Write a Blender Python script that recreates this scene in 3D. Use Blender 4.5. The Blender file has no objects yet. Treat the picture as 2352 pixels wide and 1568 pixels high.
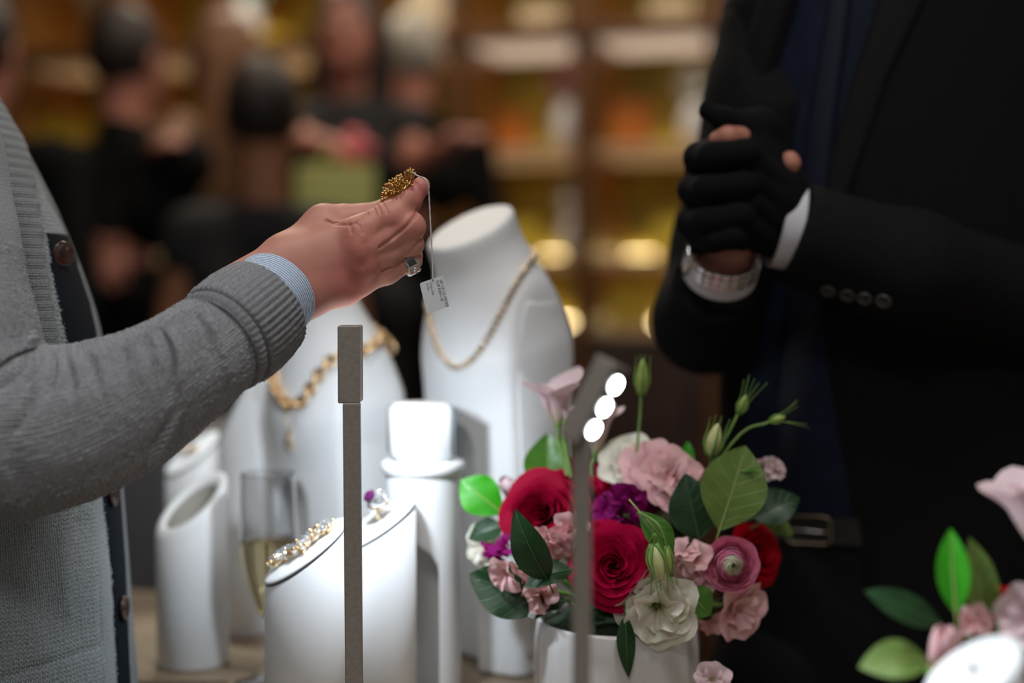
import bpy, math, random
import numpy as np
from mathutils import Vector, Matrix
from mathutils.bvhtree import BVHTree

S = bpy.context.scene
COL = S.collection
random.seed(7)
RNG = np.random.default_rng(7)
PI = math.pi

# ------------------------------------------------------------------ camera
W_PX, H_PX, LENS = 2352, 1568, 50.0
F_PX = W_PX * LENS / 36.0
CAM_Z, PITCH = 1.25, math.atan(144 / F_PX)
cam_d = bpy.data.cameras.new('camera'); cam = bpy.data.objects.new('camera', cam_d); COL.objects.link(cam)
cam.location = (0, 0, CAM_Z); cam.rotation_euler = (PI / 2 - PITCH, 0, 0)
cam_d.lens = LENS; cam_d.sensor_width = 36; cam_d.clip_start = 0.02; cam_d.clip_end = 60
cam_d.dof.use_dof = True; cam_d.dof.focus_distance = 1.128; cam_d.dof.aperture_fstop = 1.5
S.camera = cam
# ------------------------------------------------------------------ world, exposure
wd = bpy.data.worlds.new('world'); S.world = wd; wd.use_nodes = True
wd.node_tree.nodes['Background'].inputs[0].default_value = (1.0, 0.85, 0.7, 1)
wd.node_tree.nodes['Background'].inputs[1].default_value = 0.02
S.view_settings.view_transform = 'Standard'; S.view_settings.look = 'None'
S.view_settings.exposure = 0.0; S.view_settings.gamma = 1.0; S.view_settings.use_curve_mapping = False
# ------------------------------------------------------------------ large lights: unseen ceiling downlights, added to light and fill the scene
ADDED_LIGHTS = [(-0.62, 0.60, 5.5, (0.96, 0.98, 1.0), 0.45), (0.32, 0.55, 9.5, (1.0, 0.985, 0.97), 0.5),
              (-0.1, 2.1, 2.4, (1.0, 0.88, 0.76), 0.4), (-0.62, 3.0, 8.0, (1.0, 0.82, 0.62), 0.3),
              (-0.85, 4.35, 13.0, (1.0, 0.90, 0.74), 0.3), (-0.30, -1.1, 15.0, (0.97, 0.985, 1.0), 0.6), (0.35, 3.85, 11.0, (1.0, 0.90, 0.74), 0.3)]
CEIL_Z = 2.9
for (x, y, pw, c, sz) in ADDED_LIGHTS:
    l = bpy.data.lights.new('added_ceiling_light', 'AREA'); l.shape = 'DISK'; l.size = sz; l.energy = pw; l.color = c
    o = bpy.data.objects.new('added_light_beam', l); COL.objects.link(o); o.location = (x, y, CEIL_Z - 0.06)

ADDED_SPOT = (-0.42, 1.75, CEIL_Z - 0.12)                  # unseen ceiling spot, added to brighten the tops of the left risers
l = bpy.data.lights.new('added_spot_beam', 'SPOT'); l.energy = 100; l.spot_size = math.radians(9.5); l.spot_blend = 0.8; l.shadow_soft_size = 0.03; l.color = (0.88, 0.95, 1.0)
o = bpy.data.objects.new('added_spot_beam', l); COL.objects.link(o); o.location = ADDED_SPOT; o.rotation_euler = (Vector((-0.335, 1.545, 1.05)) - Vector(ADDED_SPOT)).to_track_quat('-Z', 'Y').to_euler()

# ------------------------------------------------------------------ projection helpers
_cp, _sp = math.cos(PITCH), math.sin(PITCH)
def P(px, py, d):
    u = (px - W_PX / 2) / F_PX; v = (H_PX / 2 - py) / F_PX
    ry = _cp + v * _sp; rz = -_sp + v * _cp
    k = d / ry
    return np.array([u * k, d, CAM_Z + rz * k])
def proj(p):
    p = np.asarray(p, float); x = p[..., 0]; y = p[..., 1]; z = p[..., 2] - CAM_Z
    f = y * _cp - z * _sp; up = y * _sp + z * _cp
    return W_PX / 2 + F_PX * x / f, H_PX / 2 - F_PX * up / f
def m(px, d): return px * d / F_PX
def V3(a): return np.asarray(a, float)
def nrm(v):
    v = np.asarray(v, float); n = np.linalg.norm(v, axis=-1, keepdims=True); return v / np.maximum(n, 1e-12)
def c8(r, g, b):
    f = lambda v: (v / 255) / 12.92 if v <= 10 else ((v / 255 + 0.055) / 1.055) ** 2.4
    return (f(r), f(g), f(b))
def smooth01(x): x = np.clip(x, 0, 1); return x * x * (3 - 2 * x)

# ------------------------------------------------------------------ object helpers
OFF = {}
def setp(o, label=None, cat=None, group=None, kind=None):
    if label: o['label'] = label
    if cat: o['category'] = cat
    if group: o['group'] = group
    if kind: o['kind'] = kind
    return o
def thing(name, label, cat, loc=(0, 0, 0), group=None):
    o = bpy.data.objects.new(name, None); COL.objects.link(o); o.location = tuple(float(v) for v in loc)
    o.empty_display_size = 0.02
    OFF[o.name] = V3(loc)
    return setp(o, label, cat, group)
def mk(name, verts, faces, mat, parent=None, smooth=True, uv=None, attrs=None):
    """one mesh object; verts in world coordinates"""
    verts = np.asarray(verts, float).reshape(-1, 3)
    off = OFF[parent.name] if parent is not None else (verts.min(0) + verts.max(0)) / 2
    if parent is None: off = np.array([off[0], off[1], verts[:, 2].min()])
    me = bpy.data.meshes.new(name)
    fl = faces.tolist() if isinstance(faces, np.ndarray) else faces
    me.from_pydata((verts - off).tolist(), [], fl)
    if smooth: me.polygons.foreach_set('use_smooth', np.ones(len(me.polygons), bool))
    if uv is not None:
        L = me.uv_layers.new(name='UVMap'); li = np.empty(len(me.loops), np.int32); me.loops.foreach_get('vertex_index', li)
        L.data.foreach_set('uv', np.asarray(uv, np.float32).reshape(-1, 2)[li].ravel())
    if attrs:
        for k, a in attrs.items():
            at = me.attributes.new(k, 'FLOAT', 'POINT'); at.data.foreach_set('value', np.asarray(a, np.float32).ravel())
    me.update()
    o = bpy.data.objects.new(name, me); COL.objects.link(o)
    for mm in (mat if isinstance(mat, (list, tuple)) else [mat]): me.materials.append(mm)
    if parent is not None: o.parent = parent
    else: o.location = off
    OFF[o.name] = off
    return o
def grid_faces(ns, nt, closed=False, flip=False):
    i = np.arange(ns - 1)[:, None]; j = np.arange(nt if closed else nt - 1)[None, :]
    j2 = (j + 1) % nt
    a = i * nt + j; b = i * nt + j2; c = (i + 1) * nt + j2; d = (i + 1) * nt + j
    f = np.stack([a, b, c, d], -1).reshape(-1, 4)
    return f[:, ::-1] if flip else f
def cap_faces(idx, flip=False):
    l = [int(v) for v in idx]; return [l[::-1] if flip else l]
class MB:
    """collects shapes into one mesh"""
    def __init__(s): s.v = []; s.f = []; s.n = 0
    def add(s, v, f):
        v = np.asarray(v, float).reshape(-1, 3)
        s.f += [[int(i) + s.n for i in q] for q in f]; s.v.append(v); s.n += len(v); return s
    def build(s, name, mat, parent=None, smooth=True, **k): return mk(name, np.concatenate(s.v), s.f, mat, parent, smooth, **k)
def box_vf(lo, hi, bev=0.0, R=None, c=None):
    """bevelled box; optional rotation matrix R (3x3) about centre c"""
    lo = V3(lo); hi = V3(hi); ce = (lo + hi) / 2; h = (hi - lo) / 2
    b = min(bev, h.min() * 0.95)
    v = []; idx = {}
    for sx in (-1, 1):
        for sy in (-1, 1):
            for sz in (-1, 1):
                s = np.array([sx, sy, sz])
                for ax in range(3):
                    q = s * (h - b); q[ax] = s[ax] * h[ax]
                    idx[(sx, sy, sz, ax)] = len(v); v.append(q)
    f = []
    for ax in range(3):
        o1, o2 = (ax + 1) % 3, (ax + 2) % 3
        for s in (-1, 1):
            q = []
            for (a, bb) in ((-1, -1), (1, -1), (1, 1), (-1, 1)):
                k = [0, 0, 0]; k[ax] = s; k[o1] = a; k[o2] = bb; q.append(idx[(*k, ax)])
            f.append(q if s > 0 else q[::-1])
    if b > 0:
        for ax in range(3):
            o1, o2 = (ax + 1) % 3, (ax + 2) % 3
            for s1 in (-1, 1):
                for s2 in (-1, 1):
                    k0 = [0, 0, 0]; k1 = [0, 0, 0]; k0[ax] = -1; k1[ax] = 1
                    for k in (k0, k1): k[o1] = s1; k[o2] = s2
                    q = [idx[(*k0, o1)], idx[(*k1, o1)], idx[(*k1, o2)], idx[(*k0, o2)]]
                    f.append(q if s1 * s2 < 0 else q[::-1])
        for sx in (-1, 1):
            for sy in (-1, 1):
                for sz in (-1, 1):
                    q = [idx[(sx, sy, sz, a)] for a in range(3)]
                    f.append(q if sx * sy * sz > 0 else q[::-1])
    v = np.array(v)
    if R is not None: v = v @ np.asarray(R).T
    return v + (ce if c is None else V3(c)), f
def rotz(a):
    c, s = math.cos(a), math.sin(a); return np.array([[c, -s, 0], [s, c, 0], [0, 0, 1.0]])
def frame(z, hint=(0, 0, 1)):
    z = nrm(z); h = V3(hint)
    if abs(np.dot(z, nrm(h))) > 0.97: h = np.array([1.0, 0, 0]) if abs(z[0]) < 0.9 else np.array([0, 1.0, 0])
    x = nrm(np.cross(h, z)); y = np.cross(z, x)
    return np.stack([x, y, z], 1)
def lathe_vf(prof, n=32, c=(0, 0, 0), R=None):
    """prof: list of (r, z)"""
    prof = np.asarray(prof, float); t = np.linspace(0, 2 * PI, n, endpoint=False)
    v = np.stack([prof[:, :1] * np.cos(t), prof[:, :1] * np.sin(t), np.repeat(prof[:, 1:], n, 1)], -1).reshape(-1, 3)
    f = grid_faces(len(prof), n, True).tolist()
    if prof[0, 0] > 1e-6: f += cap_faces(range(n), True)
    k = (len(prof) - 1) * n
    if prof[-1, 0] > 1e-6: f += cap_faces(range(k, k + n))
    if R is not None: v = v @ np.asarray(R).T
    return v + V3(c), f
def catmull(pts, n):
    p = np.asarray(pts, float); p = np.vstack([2 * p[0] - p[1], p, 2 * p[-1] - p[-2]])
    seg = len(p) - 3; t = np.linspace(0, seg, n); i = np.minimum(t.astype(int), seg - 1); u = (t - i)[:, None]
    a, b, c, d = p[i], p[i + 1], p[i + 2], p[i + 3]
    return 0.5 * (2 * b + (c - a) * u + (2 * a - 5 * b + 4 * c - d) * u ** 2 + (3 * b - a - 3 * c + d) * u ** 3)
def tube_vf(path, rad, n=10, hint=(0, -1, 0), closed=False):
    path = np.asarray(path, float); rad = np.broadcast_to(np.asarray(rad, float), (len(path),))
    if closed: tan = nrm(np.roll(path, -1, 0) - np.roll(path, 1, 0))
    else: tan = nrm(np.gradient(path, axis=0))
    h = V3(hint); e2 = h - (tan @ h)[:, None] * tan
    bad = np.linalg.norm(e2, axis=1) < 0.15
    if bad.any():
        h2 = V3((0.3, 0.2, 1)); e2[bad] = (h2 - (tan @ h2)[:, None] * tan)[bad]
    e2 = nrm(e2); e1 = np.cross(tan, e2)
    t = np.linspace(0, 2 * PI, n, endpoint=False)
    v = path[:, None] + rad[:, None, None] * (np.cos(t)[None, :, None] * e2[:, None] + np.sin(t)[None, :, None] * e1[:, None])
    ns = len(path)
    if closed:
        vv = np.concatenate([v, v[:1]]); f = grid_faces(ns + 1, n, True) % (ns * n); return v.reshape(-1, 3), f.tolist()
    f = grid_faces(ns, n, True).tolist() + cap_faces(range(n), True) + cap_faces(range((ns - 1) * n, ns * n))
    return v.reshape(-1, 3), f
def sphere_vf(c, r, R=None, nu=10, nv=7):
    t = np.linspace(0, PI, nv); pr = [(math.sin(a), -math.cos(a)) for a in t]; pr[0] = (0, -1); pr[-1] = (0, 1)
    v, f = lathe_vf(pr, nu); v = v * V3(r)
    if R is not None: v = v @ np.asarray(R).T
    return v + V3(c), f
def gem_vf(c, r, R=None, n=8):
    v, f = lathe_vf([(0.0, -0.75), (1.0, 0.0), (0.98, 0.1), (0.55, 0.42)], n)
    v = v * r
    if R is not None: v = v @ np.asarray(R).T
    return v + V3(c), f

# ------------------------------------------------------------------ signed-distance modelling
def smin(a, b, k):
    h = np.clip(0.5 + 0.5 * (b - a) / k, 0, 1); return b * (1 - h) + a * h - k * h * (1 - h)
class Sdf:
    rsc = 1.0
    def __init__(s, lo, hi, h):
        s.lo = V3(lo); s.h = h; s.n = np.ceil((V3(hi) - s.lo) / h).astype(int) + 1
        s.ax = [s.lo[i] + h * np.arange(s.n[i]) for i in range(3)]
        s.F = np.full(s.n, 0.06, np.float32)
    def like(s):
        o = Sdf.__new__(Sdf); o.rsc = s.rsc; o.lo, o.h, o.n, o.ax = s.lo, s.h, s.n, s.ax; o.F = np.full(s.n, 0.06, np.float32); return o
    def cone(s, a, b, ra, rb, k=0.004, cut=False, sq=None):
        ra = ra * s.rsc; rb = rb * s.rsc; a = V3(a); b = V3(b); pad = max(ra, rb) + 3 * k + 3 * s.h
        lo = np.minimum(a, b) - pad; hi = np.maximum(a, b) + pad
        i0 = np.clip(np.floor((lo - s.lo) / s.h).astype(int), 0, s.n); i1 = np.clip(np.ceil((hi - s.lo) / s.h).astype(int) + 1, 0, s.n)
        if (i1 <= i0).any(): return s
        sl = tuple(slice(i0[q], i1[q]) for q in range(3))
        X = s.ax[0][sl[0]][:, None, None]; Y = s.ax[1][sl[1]][None, :, None]; Z = s.ax[2][sl[2]][None, None, :]
        ab = b - a; L = max(float(ab @ ab), 1e-12)
        t = np.clip(((X - a[0]) * ab[0] + (Y - a[1]) * ab[1] + (Z - a[2]) * ab[2]) / L, 0, 1)
        dx, dy, dz = X - a[0] - t * ab[0], Y - a[1] - t * ab[1], Z - a[2] - t * ab[2]
        d = np.sqrt(dx * dx + dy * dy + dz * dz) - (ra + t * (rb - ra))
        if cut: s.F[sl] = -smin(-s.F[sl], d, k)
        else: s.F[sl] = smin(s.F[sl], d, k)
        return s
    def chain(s, pts, rad, k=0.004):
        for i in range(len(pts) - 1): s.cone(pts[i], pts[i + 1], rad[i], rad[i + 1], k)
        return s
    def ell(s, c, r, k=0.004, cut=False, R=None):
        c = V3(c); r = V3(r)
        X = s.ax[0][:, None, None] - c[0]; Y = s.ax[1][None, :, None] - c[1]; Z = s.ax[2][None, None, :] - c[2]
        if R is not None:
            R = np.asarray(R)
            X, Y, Z = (R[0, 0] * X + R[1, 0] * Y + R[2, 0] * Z, R[0, 1] * X + R[1, 1] * Y + R[2, 1] * Z, R[0, 2] * X + R[1, 2] * Y + R[2, 2] * Z)
        k0 = np.sqrt((X / r[0]) ** 2 + (Y / r[1]) ** 2 + (Z / r[2]) ** 2); d = (k0 - 1) * r.min()
        s.F = (-smin(-s.F, d, k) if cut else smin(s.F, d, k)).astype(np.float32); return s
    def coords(s): return s.ax[0][:, None, None], s.ax[1][None, :, None], s.ax[2][None, None, :]
    def mesh(s, relax=1):
        F = s.F.astype(np.float32); F[0] = F[-1] = 0.05; F[:, 0] = F[:, -1] = 0.05; F[:, :, 0] = F[:, :, -1] = 0.05
        ins = F < 0; q = ins.astype(np.int8)
        c = sum(q[i:q.shape[0] - 1 + i, j:q.shape[1] - 1 + j, k:q.shape[2] - 1 + k] for i in (0, 1) for j in (0, 1) for k in (0, 1))
        mask = (c > 0) & (c < 8); I, J, K = np.nonzero(mask); n = len(I)
        idx = np.full(mask.shape, -1, np.int64); idx[I, J, K] = np.arange(n)
        acc = np.zeros((n, 3)); cnt = np.zeros(n)
        for ax in range(3):
            for b in (0, 1):
                for d in (0, 1):
                    o = [0, 0, 0]; o[(ax + 1) % 3] = b; o[(ax + 2) % 3] = d; e = list(o); e[ax] = 1
                    f0 = F[I + o[0], J + o[1], K + o[2]]; f1 = F[I + e[0], J + e[1], K + e[2]]
                    cr = (f0 < 0) != (f1 < 0); t = np.where(cr, f0 / np.where(cr, f0 - f1, 1), 0)
                    p = np.stack([np.full(n, float(o[0])), np.full(n, float(o[1])), np.full(n, float(o[2]))], 1); p[:, ax] = t
                    acc += p * cr[:, None]; cnt += cr
        v = np.stack([I, J, K], 1) + acc / cnt[:, None]
        fs = []
        for ax in range(3):
            a1, a2 = (ax + 1) % 3, (ax + 2) % 3
            A = np.moveaxis(ins, ax, 0); ch = np.moveaxis(A[:-1] != A[1:], 0, ax)
            e = np.stack(np.nonzero(ch), 1); ok = (e[:, a1] > 0) & (e[:, a2] > 0); e = e[ok]
            g = []
            for (b, d) in ((-1, -1), (0, -1), (0, 0), (-1, 0)):
                z = e.copy(); z[:, a1] += b; z[:, a2] += d; g.append(idx[z[:, 0], z[:, 1], z[:, 2]])
            g = np.stack(g, 1); fl = ~ins[e[:, 0], e[:, 1], e[:, 2]]; g[fl] = g[fl][:, ::-1]; fs.append(g)
        f = np.concatenate(fs); f = f[(f >= 0).all(1)]
        for _ in range(relax):
            sm = np.zeros_like(v); ct = np.zeros(n)
            for a, b in ((0, 1), (1, 2), (2, 3), (3, 0)):
                np.add.at(sm, f[:, a], v[f[:, b]]); np.add.at(ct, f[:, a], 1); np.add.at(sm, f[:, b], v[f[:, a]]); np.add.at(ct, f[:, b], 1)
            v = 0.5 * v + 0.5 * sm / np.maximum(ct, 1)[:, None]
        return s.lo + v * s.h, f

# ------------------------------------------------------------------ materials
def newmat(name):
    mt = bpy.data.materials.new(name); mt.use_nodes = True; nt = mt.node_tree; return mt, nt, nt.nodes['Principled BSDF']
def pm(name, col, rough=0.5, metal=0.0, noise=0.0, nscale=40, bump=0.0, bscale=200, **kw):
    mt, nt, b = newmat(name); N = nt.nodes; L = nt.links
    b.inputs['Base Color'].default_value = (*col, 1); b.inputs['Roughness'].default_value = rough; b.inputs['Metallic'].default_value = metal
    for k, v in kw.items(): b.inputs[k.replace('_', ' ')].default_value = v
    tc = N.new('ShaderNodeTexCoord')
    if noise:
        nz = N.new('ShaderNodeTexNoise'); nz.inputs['Scale'].default_value = nscale; nz.inputs['Detail'].default_value = 4; L.new(tc.outputs['Object'], nz.inputs['Vector'])
        rp = N.new('ShaderNodeValToRGB'); rp.color_ramp.elements[0].position = 0.3; rp.color_ramp.elements[1].position = 0.7
        rp.color_ramp.elements[0].color = (*[c * (1 - noise) for c in col], 1); rp.color_ramp.elements[1].color = (*[min(1, c * (1 + noise)) for c in col], 1)
        L.new(nz.outputs['Fac'], rp.inputs['Fac']); L.new(rp.outputs['Color'], b.inputs['Base Color'])
    if bump:
        nz2 = N.new('ShaderNodeTexNoise'); nz2.inputs['Scale'].default_value = bscale; nz2.inputs['Detail'].default_value = 5; L.new(tc.outputs['Object'], nz2.inputs['Vector'])
        bp = N.new('ShaderNodeBump'); bp.inputs['Strength'].default_value = bump; bp.inputs['Distance'].default_value = 0.001
        L.new(nz2.outputs['Fac'], bp.inputs['Height']); L.new(bp.outputs['Normal'], b.inputs['Normal'])
    return mt
def emit(name, col, strength):
    mt, nt, b = newmat(name); b.inputs['Base Color'].default_value = (*col, 1)
    b.inputs['Emission Color'].default_value = (*col, 1); b.inputs['Emission Strength'].default_value = strength; return mt
def mathn(nt, op, a, b=None, c=None):
    n = nt.nodes.new('ShaderNodeMath'); n.operation = op
    for i, x in enumerate((a, b, c)):
        if x is None: continue
        if isinstance(x, (int, float)): n.inputs[i].default_value = x
        else: nt.links.new(x, n.inputs[i])
    return n.outputs[0]
def knit(name, col, cw, rh, strength=1.0, rib=0, ribd=1.0, dist=0.0012, noise=0.3):
    """stockinette V stitches on UV in metres (u across columns, v along columns); rib = columns per rib"""
    mt, nt, b = newmat(name); N = nt.nodes; L = nt.links
    uv = N.new('ShaderNodeUVMap'); uv.uv_map = 'UVMap'
    wn = N.new('ShaderNodeTexNoise'); wn.inputs['Scale'].default_value = 90; wn.inputs['Detail'].default_value = 2; L.new(uv.outputs['UV'], wn.inputs['Vector'])
    sx = N.new('ShaderNodeSeparateXYZ'); L.new(uv.outputs['UV'], sx.inputs[0])
    jit = mathn(nt, 'MULTIPLY', mathn(nt, 'SUBTRACT', wn.outputs['Fac'], 0.5), 0.9)
    x = mathn(nt, 'ADD', mathn(nt, 'MULTIPLY', sx.outputs[0], 1 / cw), mathn(nt, 'MULTIPLY', jit, 0.35))
    y = mathn(nt, 'ADD', mathn(nt, 'MULTIPLY', sx.outputs[1], 1 / rh), jit)
    fx = mathn(nt, 'SUBTRACT', mathn(nt, 'FRACT', x), 0.5)
    ax = mathn(nt, 'ABSOLUTE', fx)
    leg = mathn(nt, 'SUBTRACT', 1.0, mathn(nt, 'ABSOLUTE', mathn(nt, 'MULTIPLY', mathn(nt, 'SUBTRACT', ax, 0.25), 4)))
    leg = mathn(nt, 'POWER', mathn(nt, 'MAXIMUM', leg, 0.0), 0.6)
    yy = mathn(nt, 'FRACT', mathn(nt, 'ADD', y, mathn(nt, 'MULTIPLY', ax, 1.6)))
    row = mathn(nt, 'SINE', mathn(nt, 'MULTIPLY', yy, PI)); row = mathn(nt, 'POWER', mathn(nt, 'MAXIMUM', row, 0.0), 0.7)
    h = mathn(nt, 'MULTIPLY', leg, row)
    if rib:
        rb = mathn(nt, 'SINE', mathn(nt, 'MULTIPLY', x, 2 * PI / rib)); h = mathn(nt, 'ADD', h, mathn(nt, 'MULTIPLY', rb, ribd))
    fz = N.new('ShaderNodeTexNoise'); fz.inputs['Scale'].default_value = 1400; fz.inputs['Detail'].default_value = 4; L.new(uv.outputs['UV'], fz.inputs['Vector'])
    h = mathn(nt, 'ADD', h, mathn(nt, 'MULTIPLY', fz.outputs['Fac'], 0.35))
    bp = N.new('ShaderNodeBump'); bp.inputs['Strength'].default_value = strength; bp.inputs['Distance'].default_value = dist
    L.new(h, bp.inputs['Height']); L.new(bp.outputs['Normal'], b.inputs['Normal'])
    he = N.new('ShaderNodeTexNoise'); he.inputs['Scale'].default_value = 700; he.inputs['Detail'].default_value = 5; L.new(uv.outputs['UV'], he.inputs['Vector'])
    rp = N.new('ShaderNodeValToRGB'); rp.color_ramp.elements[0].position = 0.32; rp.color_ramp.elements[1].position = 0.68
    rp.color_ramp.elements[0].color = (*[c * (1 - noise) for c in col], 1); rp.color_ramp.elements[1].color = (*[c * (1 + noise) for c in col], 1)
    L.new(he.outputs['Fac'], rp.inputs['Fac']); L.new(rp.outputs['Color'], b.inputs['Base Color'])
    b.inputs['Roughness'].default_value = 0.95; b.inputs['Sheen Weight'].default_value = 0.25; b.inputs['Specular IOR Level'].default_value = 0.15
    return mt
def petal_mat(name, col, col2=None, rough=0.55, sat_noise=0.25):
    """soft petal: reflects and lets some light through; col2 tints the base of the petal (attribute 't' = 0 at base, 1 at rim)"""
    mt, nt, b = newmat(name); N = nt.nodes; L = nt.links
    at = N.new('ShaderNodeAttribute'); at.attribute_name = 't'
    rp = N.new('ShaderNodeValToRGB'); rp.color_ramp.elements[0].color = (*(col2 or col), 1); rp.color_ramp.elements[1].color = (*col, 1)
    rp.color_ramp.elements[0].position = 0.15; rp.color_ramp.elements[1].position = 0.6
    L.new(at.outputs['Fac'], rp.inputs['Fac'])
    tc = N.new('ShaderNodeTexCoord'); nz = N.new('ShaderNodeTexNoise'); nz.inputs['Scale'].default_value = 120; nz.inputs['Detail'].default_value = 3; L.new(tc.outputs['Object'], nz.inputs['Vector'])
    mx = N.new('ShaderNodeMix'); mx.data_type = 'RGBA'; mx.blend_type = 'MULTIPLY'; mx.inputs[0].default_value = sat_noise
    L.new(rp.outputs['Color'], mx.inputs[6]); L.new(nz.outputs['Color'], mx.inputs[7])
    L.new(mx.outputs[2], b.inputs['Base Color']); b.inputs['Roughness'].default_value = rough; b.inputs['Specular IOR Level'].default_value = 0.1
    bp = N.new('ShaderNodeBump'); bp.inputs['Strength'].default_value = 0.25; bp.inputs['Distance'].default_value = 0.001; L.new(nz.outputs['Fac'], bp.inputs['Height']); L.new(bp.outputs['Normal'], b.inputs['Normal'])
    tr = N.new('ShaderNodeBsdfTranslucent'); L.new(mx.outputs[2], tr.inputs['Color'])
    ms = N.new('ShaderNodeMixShader'); ms.inputs[0].default_value = 0.22; L.new(b.outputs[0], ms.inputs[1]); L.new(tr.outputs[0], ms.inputs[2])
    L.new(ms.outputs[0], N['Material Output'].inputs['Surface']); return mt

WHITE = pm('white_leatherette', (0.78, 0.79, 0.80), 0.48, bump=0.15, bscale=900)
WHITE_IN = pm('cream_inside_shade', (0.42, 0.40, 0.35), 0.8)  # cream darkened to stand for shade inside the hollow tube
SEAM = pm('grey_seam', (0.10, 0.13, 0.15), 0.6)
TAUPE = pm('taupe_metal', (0.27, 0.24, 0.21), 0.5, 0.0, noise=0.12, nscale=300, bump=0.06, bscale=900)
GOLD = pm('gold', (0.90, 0.66, 0.38), 0.24, 1.0)
GOLD2 = pm('antique_gold', (0.62, 0.38, 0.12), 0.26, 1.0, noise=0.2, nscale=300)
STEEL = pm('polished_steel', (0.72, 0.70, 0.68), 0.18, 1.0)
DARKSTEEL = pm('dark_steel', (0.12, 0.12, 0.125), 0.3, 1.0)
DIAMOND = pm('diamond', (0.95, 0.97, 1.0), 0.03, 0.0, IOR=2.2, Specular_IOR_Level=1.0, Coat_Weight=1.0)
DIAMOND.node_tree.nodes['Principled BSDF'].inputs['Metallic'].default_value = 0.75
AMETHYST = pm('amethyst', (0.12, 0.015, 0.10), 0.05, 0.2, Coat_Weight=1.0)
WOOD = pm('dark_wood', c8(92, 56, 26), 0.45, noise=0.35, nscale=14)
WOOD_D = pm('wenge_wood', c8(56, 38, 34), 0.5, noise=0.25, nscale=10)
SUIT = pm('black_wool', (0.0055, 0.0052, 0.0055), 0.85, noise=0.3, nscale=300, Specular_IOR_Level=0.15)
SUIT2 = pm('black_wool_lapel', (0.0065, 0.006, 0.006), 0.8, Specular_IOR_Level=0.2)
NAVY = pm('navy_shirt', (0.004, 0.007, 0.022), 0.7, noise=0.2, nscale=60, Specular_IOR_Level=0.2)
GLOVE = pm('black_knit_glove', (0.0030, 0.0032, 0.0042), 0.9, bump=0.5, bscale=700, Specular_IOR_Level=0.15)
LINEN = pm('white_shirt_cotton', (0.62, 0.61, 0.66), 0.8)
# ================================================================== room, turned so that the shelf wall recedes to the left
RA = math.radians(-17)
ROT = rotz(RA); RC = P(1240, 640, 5.0)
def RL(x, y, z):                                     # room frame: x along the shelf wall, y away from the camera, origin on the wall foot
    return ROT @ np.array([x, y, 0.0]) + np.array([RC[0], RC[1], z])
def rbox(mb, x0, x1, y0, y1, z0, z1, bev=0.0):
    c = RL((x0 + x1) / 2, (y0 + y1) / 2, (z0 + z1) / 2); h = np.array([(x1 - x0) / 2, (y1 - y0) / 2, (z1 - z0) / 2])
    v, f = box_vf(-h, h, bev, R=ROT, c=c); mb.add(v, f); return mb
def struct(name, mb, mat): return setp(mb.build(name, mat, smooth=False), kind='structure')
PLASTER = pm('warm_plaster', (0.46, 0.44, 0.42), 0.85, noise=0.08, nscale=5)
CEILM = pm('ceiling_paint', (0.52, 0.51, 0.50), 0.9, noise=0.05, nscale=4)
FLOORM = pm('dark_carpet', (0.035, 0.028, 0.026), 0.95, noise=0.3, nscale=60, bump=0.5, bscale=300)
X0, X1, YF = -3.6, 2.6, -7.2
struct('floor', rbox(MB(), X0, X1, YF, 0.3, -0.1, 0.0), FLOORM)
struct('ceiling', rbox(MB(), X0, X1, YF, 0.3, CEIL_Z, CEIL_Z + 0.1), CEILM)
struct('wall_back', rbox(MB(), X0, X1, 0.2, 0.3, 0, CEIL_Z), WOOD_D)
struct('wall_left', rbox(MB(), X0 - 0.1, X0, YF, 0.3, 0, CEIL_Z), PLASTER)
struct('wall_right', rbox(MB(), X1, X1 + 0.1, YF, 0.3, 0, CEIL_Z), PLASTER)
struct('wall_front', rbox(MB(), X0, X1, YF - 0.1, YF, 0, CEIL_Z), PLASTER)
# fittings for the added, unseen ceiling lights
LENSM = emit('added_light_lens', (1.0, 0.9, 0.78), 2.0)
TRIMM = pm('white_trim', (0.7, 0.68, 0.64), 0.5)
where = ['over the customer', 'over the flowers', 'between the two men', 'over the guests on the left', 'nearest the shelf wall on the left', 'behind the camera as front fill', 'nearest the shelf wall on the right']
for (x, y, pw, c, sz), wh in zip(ADDED_LIGHTS, where):
    t = thing('added_downlight', f'unseen round white ceiling downlight added for light {wh}', 'ceiling light', (x, y, CEIL_Z - 0.03))
    v, f = lathe_vf([(sz * .5, 0.0), (sz * .56, -0.01), (sz * .58, 0.03), (sz * .5, 0.03)], 28, (x, y, CEIL_Z - 0.03)); mk('trim_ring', v, f[:-2], TRIMM, t)
    v, f = lathe_vf([(sz * .5, 0.02), (0.0, 0.021)], 28, (x, y, CEIL_Z - 0.03)); mk('lens', v, f[:-0 or None], LENSM, t)

t = thing('added_spotlight', 'unseen black ceiling spotlight added to brighten the left white tubes', 'ceiling light', (ADDED_SPOT[0], ADDED_SPOT[1], CEIL_Z))  # fitting for the added spot, out of view
dd = nrm(V3((-0.335, 1.53, 1.05)) - V3(ADDED_SPOT)); v, f = lathe_vf([(.012, -.07), (.032, -.06), (.034, -.012), (.030, -.010), (.026, -.03), (0, -.032)], 24, ADDED_SPOT, frame(dd)); mk('spot_can', v, f, DARKSTEEL, t)
v, f = tube_vf([V3(ADDED_SPOT) - dd * .06, (ADDED_SPOT[0], ADDED_SPOT[1], CEIL_Z - .02), (ADDED_SPOT[0], ADDED_SPOT[1], CEIL_Z)], .008, 8); mk('mount', v, f, DARKSTEEL, t)

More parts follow.
